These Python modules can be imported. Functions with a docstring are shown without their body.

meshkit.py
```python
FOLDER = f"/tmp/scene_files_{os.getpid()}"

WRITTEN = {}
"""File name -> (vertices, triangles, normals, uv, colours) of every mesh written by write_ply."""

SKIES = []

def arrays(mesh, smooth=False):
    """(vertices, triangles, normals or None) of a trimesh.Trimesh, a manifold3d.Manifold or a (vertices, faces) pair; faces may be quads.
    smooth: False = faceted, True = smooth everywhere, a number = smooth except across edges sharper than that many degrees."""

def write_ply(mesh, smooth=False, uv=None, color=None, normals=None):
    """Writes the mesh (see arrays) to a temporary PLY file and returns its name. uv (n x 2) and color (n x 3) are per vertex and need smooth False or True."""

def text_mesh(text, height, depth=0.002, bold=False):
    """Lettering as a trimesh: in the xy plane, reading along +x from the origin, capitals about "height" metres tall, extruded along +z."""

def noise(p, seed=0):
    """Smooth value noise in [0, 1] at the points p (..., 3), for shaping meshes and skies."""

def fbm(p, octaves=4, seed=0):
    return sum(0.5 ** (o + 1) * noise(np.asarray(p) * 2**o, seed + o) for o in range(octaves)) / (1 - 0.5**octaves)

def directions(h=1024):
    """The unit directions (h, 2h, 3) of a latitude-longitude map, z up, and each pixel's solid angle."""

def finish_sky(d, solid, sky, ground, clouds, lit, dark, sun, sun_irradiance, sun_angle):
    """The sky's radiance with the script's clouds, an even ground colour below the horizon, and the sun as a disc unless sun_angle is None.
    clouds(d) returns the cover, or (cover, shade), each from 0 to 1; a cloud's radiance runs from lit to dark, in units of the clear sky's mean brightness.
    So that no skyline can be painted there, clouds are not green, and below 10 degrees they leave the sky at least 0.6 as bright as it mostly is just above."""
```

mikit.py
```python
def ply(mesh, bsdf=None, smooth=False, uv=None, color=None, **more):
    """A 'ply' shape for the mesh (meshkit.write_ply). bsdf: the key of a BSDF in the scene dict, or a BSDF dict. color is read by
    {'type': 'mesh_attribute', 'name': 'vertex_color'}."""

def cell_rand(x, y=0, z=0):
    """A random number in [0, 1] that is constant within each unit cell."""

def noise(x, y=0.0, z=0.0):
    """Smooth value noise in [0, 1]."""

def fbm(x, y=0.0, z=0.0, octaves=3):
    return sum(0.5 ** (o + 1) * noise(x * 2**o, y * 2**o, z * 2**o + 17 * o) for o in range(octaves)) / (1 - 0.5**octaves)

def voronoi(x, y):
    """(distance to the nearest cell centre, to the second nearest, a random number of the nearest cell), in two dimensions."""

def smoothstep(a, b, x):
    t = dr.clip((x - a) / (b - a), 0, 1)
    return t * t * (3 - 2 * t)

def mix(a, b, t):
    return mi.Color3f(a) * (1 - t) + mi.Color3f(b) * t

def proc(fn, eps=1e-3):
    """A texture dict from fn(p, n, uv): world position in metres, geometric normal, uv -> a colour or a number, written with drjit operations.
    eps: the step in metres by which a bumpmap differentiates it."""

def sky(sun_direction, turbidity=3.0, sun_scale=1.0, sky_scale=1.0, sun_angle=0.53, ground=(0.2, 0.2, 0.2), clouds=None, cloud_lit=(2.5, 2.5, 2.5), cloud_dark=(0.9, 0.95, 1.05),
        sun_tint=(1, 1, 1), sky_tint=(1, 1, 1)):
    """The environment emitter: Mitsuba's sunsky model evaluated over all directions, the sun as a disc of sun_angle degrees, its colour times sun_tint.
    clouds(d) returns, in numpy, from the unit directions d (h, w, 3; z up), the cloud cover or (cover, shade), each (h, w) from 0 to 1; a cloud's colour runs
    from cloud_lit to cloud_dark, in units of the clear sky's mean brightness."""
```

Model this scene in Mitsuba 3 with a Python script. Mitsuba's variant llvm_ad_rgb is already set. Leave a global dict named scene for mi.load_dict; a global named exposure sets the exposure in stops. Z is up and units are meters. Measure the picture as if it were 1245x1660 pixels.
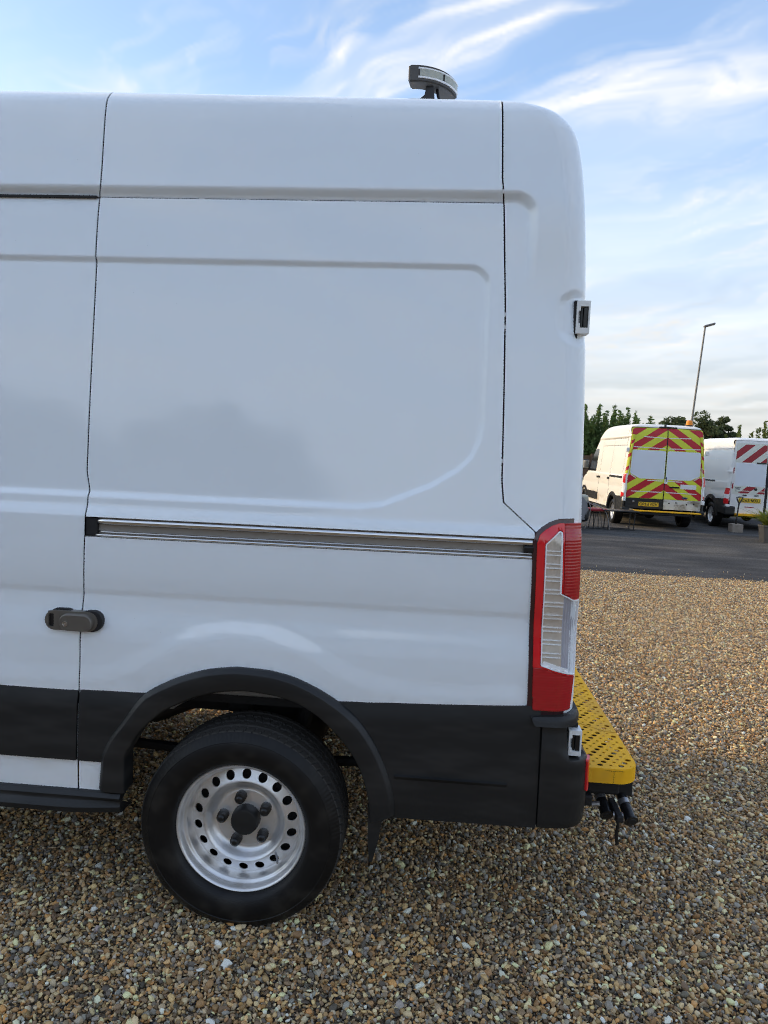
import math, random, numpy as np, trimesh, shapely, mitsuba as mi, drjit as dr, mikit, meshkit
import manifold3d as m3
from shapely.geometry import Polygon, Point, box as sbox, LineString
from shapely import affinity
from scipy.interpolate import PchipInterpolator as PCH
from scipy.spatial.transform import Rotation

scene, labels = {'type': 'scene'}, {}
T = mi.ScalarTransform4f
rng = np.random.default_rng(7)
random.seed(7)
A = np.asarray
# ------------------------------------------------------------------ camera, sky, exposure
CAM = A([0.595, -2.21, 1.62])
_y, _p, _r = np.radians([4.3, 4.9, 3.0])
_f = A([-math.sin(_y)*math.cos(_p), math.cos(_y)*math.cos(_p), -math.sin(_p)])
_rt = np.cross(_f, [0, 0, 1.0]); _rt /= np.linalg.norm(_rt)
_up = np.cross(_rt, _f)
_u2 = _up*math.cos(_r) - _rt*math.sin(_r)
scene['camera'] = {'type': 'perspective', 'fov': 56.90, 'fov_axis': 'x', 'near_clip': 0.05, 'far_clip': 2000.0,
                   'to_world': T().look_at(origin=CAM.tolist(), target=(CAM+_f).tolist(), up=_u2.tolist())}
SUN_AZ, SUN_EL = math.radians(12), math.radians(20)
SUN = [-math.cos(SUN_AZ)*math.cos(SUN_EL), math.sin(SUN_AZ)*math.cos(SUN_EL), math.sin(SUN_EL)]


def clouds(d):
    """thin cirrus: streaks on a high plane, a pale veil towards the horizon"""
    z = np.maximum(d[..., 2], 0.03)
    x, y = d[..., 0]/(z+0.10), d[..., 1]/(z+0.10)
    a = math.radians(-38)
    s, t = x*math.cos(a)+y*math.sin(a), -x*math.sin(a)+y*math.cos(a)
    w = meshkit.fbm(np.stack([x*1.6, y*1.6, x*0+3], -1), 4, 5)-.5
    w2 = meshkit.fbm(np.stack([x*3.1+5, y*3.1, x*0+8], -1), 3, 15)-.5
    f1 = meshkit.fbm(np.stack([s*1.3+w*1.8, t*3.6+w*2.6, x*0+1], -1), 6, 11)
    f2 = meshkit.fbm(np.stack([s*3.4+w*3+w2*2, t*15+w*7+w2*4, x*0+9], -1), 5, 23)
    big = meshkit.fbm(np.stack([x*1.1+4.3, y*1.1+1.2, x*0+2], -1), 3, 31)
    body = np.clip((f1-.38)*3.2, 0, 1)
    f3 = meshkit.fbm(np.stack([s*7+w*6+w2*5, t*26+w*12+w2*9, x*0+4], -1), 5, 57)
    c = body*.27+body**.5*np.clip((f2-.34)*2.2, 0, 1)*(.42+.55*np.clip((f3-.3)*2.2, 0, 1))*.85+np.clip((f2-.45)*2.2, 0, 1)*np.clip((f3-.30)*2.4, 0, 1)*.62
    c = c*np.clip((big-.20)*3.4, .42, 1)
    veil = np.clip(1-d[..., 2]/.44, 0, 1)**1.05*.90+.16
    return np.clip(1-(1-c)*(1-veil), 0, 1)*.95, np.clip((.5-f1)*1.1+np.clip(1-d[..., 2]/.34, 0, 1)*.9, 0, 1)


scene['sky'] = mikit.sky(SUN, turbidity=3.2, clouds=clouds, cloud_lit=(1.62, 1.60, 1.56), cloud_dark=(1.02, .99, .92), ground=(.16, .14, .12), sun_tint=(1.0, .94, .82),
                         sun_scale=.23, sun_angle=6.0, sky_tint=(.86, .98, 1.15))
exposure = 3.25

# ------------------------------------------------------------------ materials
def rgb(*c):
    return {'type': 'rgb', 'value': list(c)}


def prin(base, rough=.5, two=True, **k):
    b = {'type': 'principled', 'base_color': base if isinstance(base, dict) else rgb(*base), 'roughness': rough, **k}
    return {'type': 'twosided', 'bsdf': b} if two else b


def bump(b, fn, scale=1.0, eps=1e-3):
    return {'type': 'twosided', 'bsdf': {'type': 'bumpmap', 'arbitrary': mikit.proc(fn, eps), 'scale': scale, 'bsdf': b['bsdf'] if b['type'] == 'twosided' else b}}


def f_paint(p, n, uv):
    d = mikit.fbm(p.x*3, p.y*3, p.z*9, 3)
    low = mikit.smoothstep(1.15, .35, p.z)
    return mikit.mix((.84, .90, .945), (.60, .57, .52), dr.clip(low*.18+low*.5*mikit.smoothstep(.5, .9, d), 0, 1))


def f_black(p, n, uv):
    d = mikit.fbm(p.x*6, p.y*6, p.z*20, 3)
    return mikit.mix((.011, .012, .013), (.027, .027, .027), mikit.smoothstep(.35, .85, d)*.8)


def f_rubber(p, n, uv):
    d = mikit.fbm(p.x*14, p.y*14, p.z*14, 3)
    return mikit.mix((.0065, .0065, .007), (.026, .024, .021), mikit.smoothstep(.45, .85, d)*.7)


def f_rim(p, n, uv):
    d = mikit.fbm(p.x*16, p.y*16, p.z*16, 4)
    return mikit.mix((.80, .80, .80), (.50, .46, .40), mikit.smoothstep(.48, .85, d)*.6)


def f_asph(p, n, uv):
    a = mikit.fbm(p.x*.35, p.y*1.6, 0, 4)
    b = mikit.noise(p.x*60, p.y*60)
    t = dr.clip(a*1.3-.2, 0, 1)
    c = mikit.mix((.040, .041, .043), (.085, .083, .080), t)
    patch = mikit.smoothstep(.55, .75, mikit.fbm(p.x*.5+7, p.y*.9+3, 1, 3))
    c = mikit.mix(c, mi.Color3f(.12, .11, .095), patch*.45)
    c = c*(.82+.36*mikit.smoothstep(.35, .7, mikit.fbm(p.x*1.1+2, p.y*4.0+9, 2, 3)))
    return c*(.70+.6*b)


def f_asphb(p, n, uv):
    return mikit.noise(p.x*70, p.y*70)*.006+mikit.noise(p.x*9, p.y*9)*.006


def f_bed(p, n, uv):
    d1, d2, r = mikit.voronoi(p.x*62, p.y*62)
    edge = mikit.smoothstep(.0, .25, d2-d1)
    c = mikit.mix((.14, .10, .065), (.34, .27, .18), r)
    c = mikit.mix(c, mi.Color3f(.10, .10, .11), mikit.smoothstep(.75, .8, mikit.cell_rand(r*977)))
    return c*(.30+.70*edge)


def f_bedb(p, n, uv):
    d1, d2, r = mikit.voronoi(p.x*62, p.y*62)
    return dr.minimum(d2-d1, .5)*.012


def f_wood(p, n, uv):
    g = mikit.fbm(p.x*7, p.y*3, p.z*.8, 4)
    r = mikit.cell_rand(p.x*8.3)
    return mikit.mix((.055, .034, .022), (.15, .095, .06), g*.7+r*.35)


def f_cream(p, n, uv):
    """white paint with road grime thrown up along the sills"""
    d = mikit.fbm(p.x*5, p.y*1.8, p.z*3, 4)
    low = mikit.smoothstep(.85, .62, p.z)*mikit.smoothstep(.45, .58, p.z)*mikit.smoothstep(18.0, 18.6, p.y)*mikit.smoothstep(6.6, 6.3, p.x)
    return mikit.mix((.80, .79, .74), (.42, .28, .11), dr.clip(low*mikit.smoothstep(.3, .62, d)*.75, 0, 1))


def f_grime(p, n, uv):
    d = mikit.fbm(p.x*6, p.y*6, p.z*7, 4)
    return mikit.mix((.62, .61, .56), (.22, .19, .14), mikit.smoothstep(.42, .68, d))


def f_vert(p, n, uv):
    d = mikit.fbm(p.x*9, p.y*9, p.z*9, 3)
    return mikit.mix((.96, .50, .018), (.80, .43, .045), mikit.smoothstep(.4, .75, d))


def f_galv(p, n, uv):
    d = mikit.fbm(p.x*40, p.y*40, p.z*40, 3)
    return mikit.mix((.20, .20, .20), (.42, .42, .41), d)


def f_conc(p, n, uv):
    return mikit.mix((.20, .17, .14), (.36, .31, .26), mikit.fbm(p.x*9, p.y*9, p.z*9, 3))


def f_soil(p, n, uv):
    return mikit.mix((.13, .10, .06), (.26, .20, .12), mikit.fbm(p.x*2, p.y*2, 0, 4))


def f_orange(p, n, uv):
    return mikit.noise(p.x*420, p.y*420, p.z*420)*.00006+mikit.noise(p.x*5, p.y*5, p.z*5)*.0006


M = {
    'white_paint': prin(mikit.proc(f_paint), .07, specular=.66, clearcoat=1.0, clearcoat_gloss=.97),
    'sunlit_paint': prin(mikit.proc(f_cream), .32, specular=.5, clearcoat=.9, clearcoat_gloss=.95),
    'plain_white': prin((.78, .79, .78), .3, clearcoat=.8, clearcoat_gloss=.95),
    'grime_paint': prin(mikit.proc(f_grime), .5),
    'inner_dark': prin((.012, .012, .013), .7),
    'black_plastic': prin(mikit.proc(f_black), .46, specular=.45),
    'smooth_black': prin((.012, .012, .013), .25, specular=.5),
    'rubber': prin(mikit.proc(f_rubber), .45, specular=.32),
    'tread_rubber': prin((.046, .044, .041), .75, specular=.3),
    'rim_silver': prin(mikit.proc(f_rim), .34, metallic=.72, specular=.5),
    'chrome': prin((.80, .80, .80), .13, metallic=1.0),
    'rail_steel': prin((.34, .31, .275), .38, metallic=.4),
    'galvanised': prin(mikit.proc(f_galv), .55, metallic=.35),
    'red_lens': prin((.74, .010, .016), .10, specular=.6, clearcoat=1.0, clearcoat_gloss=1.0),
    'dark_red_lens': prin((.44, .004, .010), .12, specular=.6, clearcoat=1.0, clearcoat_gloss=1.0),
    'lamp_border': prin((.035, .004, .006), .12, specular=.6, clearcoat=1.0),
    'reflector': prin((.70, .63, .54), .28, metallic=.35),
    'reflector_grey': prin((.50, .52, .60), .30, metallic=.35),
    'rib_white': prin((.93, .94, .95), .2),
    'clear_lens': {'type': 'thindielectric', 'int_ior': 1.49},
    'yellow_coat': prin(mikit.proc(f_vert), .6, specular=.15),
    'lock_grey': prin((.17, .155, .135), .42, metallic=.5),
    'asphalt': bump(prin(mikit.proc(f_asph), .85, specular=.3), f_asphb),
    'gravel_bed': bump(prin(mikit.proc(f_bed), .85, specular=.3), f_bedb),
    'pebble': prin({'type': 'mesh_attribute', 'name': 'vertex_color'}, .55, specular=.4),
    'soil': prin(mikit.proc(f_soil), .95),
    'fence_wood': prin(mikit.proc(f_wood), .85),
    'window_glass': prin((.012, .014, .016), .08, specular=.35),
    'vinyl_grey': prin((.74, .79, .86), .28, specular=.5),
    'chevron_yellow': prin((.66, .70, .045), .45),
    'chevron_red': prin((.50, .012, .025), .4),
    'chevron_white': prin((.70, .72, .64), .4),
    'chevron_dark_red': prin((.33, .012, .022), .4),
    'plate_yellow': prin((.72, .47, .02), .4),
    'plate_ink': prin((.01, .01, .01), .5),
    'badge_blue': prin((.01, .03, .10), .3),
    'orange_dome': prin((.85, .26, .01), .25, specular=.5),
    'red_seat': prin((.30, .012, .022), .5),
    'tube_metal': prin((.40, .40, .41), .35, metallic=.8),
    'dark_metal': prin((.03, .03, .032), .45, metallic=.3),
    'lamp_column': prin((.20, .20, .19), .5, metallic=.3),
    'concrete': prin(mikit.proc(f_conc), .9),
    'pot_grey': prin((.05, .055, .065), .6),
    'car_grey': prin((.24, .26, .30), .28, metallic=.5, clearcoat=1.0),
    'lamp_housing': prin((.085, .082, .078), .6),
    'lamp_lens': prin((.42, .43, .36), .12, specular=.6, clearcoat=.6),
    'bark': prin((.07, .05, .035), .9),
}
for nm, c in {'leaf_dark': (.15, .225, .08), 'leaf_mid': (.16, .21, .065), 'leaf_far': (.11, .14, .07), 'leaf_lime': (.22, .26, .04), 'leaf_straw': (.20, .17, .07), 'leaf_blue': (.08, .12, .12)}.items():
    M[nm] = {'type': 'twosided', 'bsdf': {'type': 'principled', 'base_color': rgb(*c), 'roughness': .55, 'specular': .4}}
    M[nm] = {'type': 'principledthin', 'base_color': rgb(*c), 'roughness': .5, 'diff_trans': .7, 'spec_trans': 0.0}
for k, v in M.items():
    scene['mat_'+k] = v

# ------------------------------------------------------------------ helpers
def numbered(k):
    if k not in scene and k not in labels:
        return k
    i = 1
    while f'{k}_{i:03d}' in scene or f'{k}_{i:03d}' in labels:
        i += 1
    return f'{k}_{i:03d}'


def tag(key, label=None, cat=None, group=None, kind=None):
    labels[key] = {a: b for a, b in (('label', label), ('category', cat), ('group', group), ('kind', kind)) if b}
    return key


def thing(name, label, cat, group=None):
    return tag(numbered(name), label, cat, group)


def xf(m, M4):
    m = tri(m).copy(); m.apply_transform(M4); return m


def tri(m):
    if isinstance(m, trimesh.Trimesh):
        return m
    if hasattr(m, 'to_mesh'):
        q = m.to_mesh(); return trimesh.Trimesh(q.vert_properties[:, :3], q.tri_verts, process=False)
    v, f = A(m[0], float), A(m[1], int)
    if f.shape[1] == 4:
        f = np.vstack([f[:, [0, 1, 2]], f[:, [0, 2, 3]]])
    return trimesh.Trimesh(v, f, process=False)


def cat(ms):
    ms = [tri(m) for m in ms]
    return trimesh.util.concatenate(ms) if len(ms) > 1 else ms[0]


XF = [np.eye(4)]          # the frame that parts are built in


def obj(name, mesh, mat, parent=None, smooth=35, color=None):
    key = numbered((parent+'__' if parent else '')+name)
    m = tri(mesh)
    if not np.allclose(XF[0], np.eye(4)):
        m = xf(m, XF[0])
    scene[key] = mikit.ply(m, 'mat_'+mat, smooth=smooth, color=color)
    return key


def grid(P, closed_u=False):
    """quad mesh over an (a, b, 3) array"""
    a, b = P.shape[:2]
    i, j = np.meshgrid(np.arange(a-1), np.arange(b if closed_u else b-1), indexing='ij')
    k = (j+1) % b
    f = np.stack([i*b+j, i*b+k, (i+1)*b+k, (i+1)*b+j], -1).reshape(-1, 4)
    return tri((P.reshape(-1, 3), f))


def bx(x0, x1, y0, y1, z0, z1, r=0.0, n=2):
    c = A([(x0+x1)/2, (y0+y1)/2, (z0+z1)/2]); e = A([x1-x0, y1-y0, z1-z0])
    if r <= 0:
        m = trimesh.creation.box(e)
    else:
        r = min(r, e.min()/2*.98)
        pts = []
        s = trimesh.creation.icosphere(n, r).vertices
        for a in np.ndindex(2, 2, 2):
            pts.append(s+(A(a)*2-1)*(e/2-r))
        m = tri(m3.Manifold.hull_points(np.vstack(pts)))
    m.apply_translation(c)
    return m


def tube(pts, r, n=10, caps=True, closed=False):
    p = A(pts, float); r = np.broadcast_to(r, (len(p),))
    t = np.gradient(p, axis=0); t /= np.linalg.norm(t, axis=1, keepdims=True)+1e-12
    ref = A([0, 0, 1.0]) if abs(t[:, 2]).max() < .9 else (A([1.0, 0, 0]) if abs(t[:, 0]).max() < .9 else A([.3, .9, .31]))
    a = np.cross(t, ref); a /= np.linalg.norm(a, axis=1, keepdims=True)+1e-12
    b = np.cross(t, a); g = np.arange(n)*2*np.pi/n
    v = p[:, None]+r[:, None, None]*(np.cos(g)[None, :, None]*a[:, None]+np.sin(g)[None, :, None]*b[:, None])
    m = grid(v, True)
    if caps:
        q = [m]
        for k in (0, -1):
            c = np.vstack([v[k], p[k]])
            i = np.arange(n)
            q.append(tri((c, np.stack([i, (i+1) % n, i*0+n], 1))))
        m = cat(q)
    return m


def bezier(p, n=16):
    p = A(p, float)
    t = np.linspace(0, 1, len(p))
    return PCH(t, p, axis=0)(np.linspace(0, 1, n))


def lathe(prof, n=48, axis='y'):
    """prof rows (r, h); revolved about +h"""
    p = A(prof, float); g = np.arange(n)*2*np.pi/n
    P = np.stack([p[:, None, 0]*np.cos(g), np.repeat(p[:, 1:2], n, 1), p[:, None, 0]*np.sin(g)], -1)
    if axis == 'z':
        P = P[..., [0, 2, 1]]
    return grid(P, True)


def extr(poly, h):
    polys = getattr(poly, 'geoms', [poly])
    return cat([trimesh.creation.extrude_polygon(g, h, engine='earcut') for g in polys if g.area > 1e-9])


def prism_xz(poly, y0, y1):
    """polygon in (x, z) swept from y0 to y1"""
    m = extr(poly, y1-y0)
    v = m.vertices.copy(); m.vertices = np.stack([v[:, 0], y0+v[:, 2], v[:, 1]], -1); m.invert(); return m


def prism_yz(poly, x0, x1):
    m = extr(poly, x1-x0)
    v = m.vertices.copy(); m.vertices = np.stack([x0+v[:, 2], v[:, 0], v[:, 1]], -1); return m


def rpoly(pts, r):
    return Polygon(pts).buffer(-r).buffer(2*r).buffer(-r)


def clip(g, a, b, c, d):
    try:
        return shapely.clip_by_rect(g, a, b, c, d)
    except Exception:
        return g.buffer(0).intersection(sbox(a, b, c, d))


def patch(poly, fn, off=0.0, back=None, cell=.02, cell_v=None):
    """a polygon in (u, v) laid on the surface fn(u, v, off), with walls down to the offset back"""
    cv = cell_v or cell
    V, F, n = [], [], 0
    for g in getattr(poly, 'geoms', [poly]):
        if g.geom_type != 'Polygon' or g.area < 1e-10:
            continue
        x0, y0, x1, y1 = g.bounds
        us = (np.arange(math.floor(x0/cell)-1, math.ceil(x1/cell))+.3137)*cell
        vs = (np.arange(math.floor(y0/cv)-1, math.ceil(y1/cv))+.2719)*cv
        for u in us:
            st = clip(g, u, y0-1, u+cell, y1+1)
            if st.is_empty:
                continue
            for v in vs:
                q = clip(st, u-1, v, u+cell+1, v+cv)
                for h in getattr(q, 'geoms', [q]):
                    if h.geom_type == 'Polygon' and h.area > 1e-12:
                        a, f = trimesh.creation.triangulate_polygon(h, engine='earcut')
                        V.append(a); F.append(f+n); n += len(a)
    uv, F = np.vstack(V), np.vstack(F)
    P = fn(uv[:, 0], uv[:, 1], off)
    ms = [tri((P, F))]
    if back is not None:
        for g in getattr(poly, 'geoms', [poly]):
            if g.geom_type != 'Polygon' or g.area < 1e-10:
                continue
            for ring in [g.exterior, *g.interiors]:
                c = A(shapely.segmentize(ring, cell).coords)
                ms.append(grid(np.stack([fn(c[:, 0], c[:, 1], off), fn(c[:, 0], c[:, 1], back)], 0)))
    m = cat(ms); m.merge_vertices(digits_vertex=5); return m


def edge_lip(P, depth_fn):
    """adds a folded return round a panel grid: depth_fn maps the border points inwards"""
    b = np.vstack([P[0], P[1:, -1], P[-1, -2::-1], P[-2:0:-1, 0]])
    return grid(np.stack([b, depth_fn(b)], 0), True)


# ------------------------------------------------------------------ the shape of a van body (local frame: x to the rear from the rear axle, y inwards from the left side, z up)
PZ = [.20, .43, .545, .70, .78, .865, .95, 1.0, 1.06, 1.10, 1.126, 1.195, 1.25, 1.297, 1.362, 1.377, 1.40, 1.425, 1.80, 2.19, 2.405, 2.5, 2.6, 2.70, 2.74, 2.77, 2.785, 2.80, 2.812, 2.817]
PS = [.012, .010, .008, .012, .014, .011, .012, .017, .026, .0275, .022, .016, .015, .016, .018, .022, .031, .034, .066, .100, .120, .135, .151, .175, .206, .260, .322, .468, .76, 1.02]
sL = PCH(PZ, PS)
XRZ = [.4, 1.0, 1.43, 1.9, 2.12, 2.37, 2.5, 2.58, 2.65, 2.71, 2.74, 2.77, 2.785, 2.80, 2.812, 2.817]
XRV = [1.077, 1.077, 1.071, 1.061, 1.052, 1.036, 1.026, 1.016, 1.000, .964, .930, .872, .815, .66, .38, .10]
XRF = PCH(XRZ, XRV)
RRF = PCH([.4, 1.0, 2.2, 2.6, 2.72, 2.78, 2.817], [.080, .080, .082, .092, .110, .150, .25])
XFZ = [.40, .55, .80, 1.0, 1.12, 1.20, 1.27, 1.33, 1.45, 1.80, 2.20, 2.45, 2.60, 2.70, 2.76, 2.785, 2.80, 2.817]
XFV = [-4.70, -4.80, -4.82, -4.76, -4.66, -4.50, -4.25, -3.98, -3.82, -3.42, -2.98, -2.66, -2.38, -2.08, -1.75, -1.5, -1.2, -.6]
XFF = PCH(XFZ, XFV)
RFF = PCH([.4, .9, 1.2, 1.4, 2.0, 2.5, 2.817], [.45, .55, .60, .40, .32, .30, .30])
RECESS = rpoly([(-1.74, 1.436), (.35, 1.436), (.43, 1.446), (.585, 1.514), (.665, 1.566), (.705, 1.605), (.728, 1.66), (.737, 1.72), (.734, 2.207), (-1.74, 2.207)], .06)
LOWZONE = Polygon([(-9, -1), (.865, -1), (.865, 2.4275), (-9, 2.4275)]).buffer(-.06).buffer(.06, quad_segs=12)
FLARE = rpoly([(-6, .834), (-.56, .834), (-.44, .85), (-.32, .912), (-.19, .985), (-.05, 1.018), (.07, 1.012), (.20, .972), (.33, .908), (.43, .868), (.55, .852), (.905, .862), (.905, .1), (-6, .1)], .03)


def sstep(a, b, x):
    t = np.clip((x-a)/(b-a), 0, 1)
    return t*t*(3-2*t)


def sdist(poly, x, z):
    p = shapely.points(x.ravel(), z.ravel())
    shapely.prepare(poly)
    d = shapely.distance(poly.exterior, p)
    return np.where(shapely.contains(poly, p), -d, d).reshape(x.shape)


def side_y(x, z, fine=True):
    x, z = np.broadcast_arrays(A(x, float), A(z, float))
    y = sL(np.clip(z, .2, 2.817))
    f = sstep(-.0175, .0175, sdist(LOWZONE, x, z)) if fine else sstep(2.410, 2.445, z)
    f = f*np.where(z > 2.43, 1.0, sstep(2.10, 2.41, z)) if fine else f
    y = y-.024*f
    if fine:
        y = y+.0010*(meshkit.noise(np.stack([x*4.3+9, z*3.1, 0*x], -1), 3)-.5)+.0005*(meshkit.noise(np.stack([x*11+2, z*9, 0*x], -1), 4)-.5)
        y = y+.0095*sstep(.010, -.010, sdist(RECESS, x, z))
        y = y-.0068*sstep(.038, -.034, sdist(FLARE, x, z))
        k = sstep(.945, .985, x)*sstep(1.965, 2.005, z-.6*(1.0-x))*sstep(2.15, 2.115, z+.6*(1.0-x))
        y = y+.012*k
    return y


def crest(x, z):
    """the roof line falls slightly towards the rear"""
    return .030*np.clip((.85-x)/1.7, 0, 1)**.8*sstep(2.46, 2.76, z)


def SURF(u, z, off=0.0, fine=True):
    u, z = np.broadcast_arrays(A(u, float), A(z, float))
    R = RRF(z); xr = XRF(z); xc = xr-R
    y0 = side_y(np.minimum(u, xc) if not fine else np.minimum(u, 1.0), z, fine)
    a = np.clip((u-xc)/R, 0, np.pi/2)
    rest = np.maximum(u-xc-R*np.pi/2, 0)
    x = np.minimum(u, xc)+(R+off)*np.sin(a)
    y = y0+R-(R+off)*np.cos(a)+rest
    return np.stack([x, y, z+crest(x, z)], -1)


def u_at_y(y, z):
    R = RRF(z); return XRF(z)-R+R*np.pi/2+(y-side_y(.99, z, False)-R)


WID = 2.06


def ring(z, ns=30, y_scale=1.0, xf_=XFF, short=0.0):
    """half outline of the body at height z, front centre to rear centre"""
    R, Rf = float(RRF(z)), float(RFF(z))
    xr, xf0 = float(XRF(z)), float(xf_(z))
    s = float(side_y(-1.0, z, False))
    Rf = min(Rf, WID/2-s-.01)
    R = min(R, WID/2-s-.005)
    out = [(xf0-.10*(1-((WID/2-yy)/(WID/2))**2)*0+.0, yy) for yy in np.linspace(WID/2, s+Rf, 7)]
    a = np.linspace(0, np.pi/2, 9)[1:]
    out += list(zip(xf0+Rf-Rf*np.cos(a), s+Rf-Rf*np.sin(a)))
    xs = np.linspace(xf0+Rf, xr-R, ns+2)[1:-1]
    out += list(zip(xs, side_y(xs, np.full(ns, z), False)))
    a = np.linspace(0, np.pi/2, 9)
    s2 = float(side_y(xr-R, z, False))
    out += list(zip(xr-R+R*np.sin(a), s2+R-R*np.cos(a)))
    out += [(xr, yy) for yy in np.linspace(s2+R, WID/2, 6)[1:]]
    return A([(x, y, z+float(crest(x, z))) for x, y in out])


ZL = np.unique(np.concatenate([np.linspace(.785, 2.40, 26), A([1.06, 1.126, 1.297, 1.362, 1.40, 1.425]), np.linspace(2.405, 2.46, 6), np.linspace(2.5, 2.74, 9), A([2.755, 2.77, 2.785, 2.80, 2.808, 2.812, 2.815])]))


def shell(zl=ZL, keep=None):
    """left and right half of the loft as grids; keep(centroids) picks faces"""
    P = np.stack([ring(z) for z in zl], 0)
    ms = []
    for side in (0, 1):
        Q = P.copy()
        if side:
            Q[..., 1] = WID-Q[..., 1]
        m = grid(Q)
        if keep is not None:
            c = m.triangles_center
            m.update_faces(keep(c))
            m.remove_unreferenced_vertices()
        ms.append(m)
    m = cat(ms); m.merge_vertices(digits_vertex=4); return m


def mirror_y(m):
    m = tri(m).copy(); v = m.vertices.copy(); v[:, 1] = WID-v[:, 1]; m.vertices = v; m.invert(); return m


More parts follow.
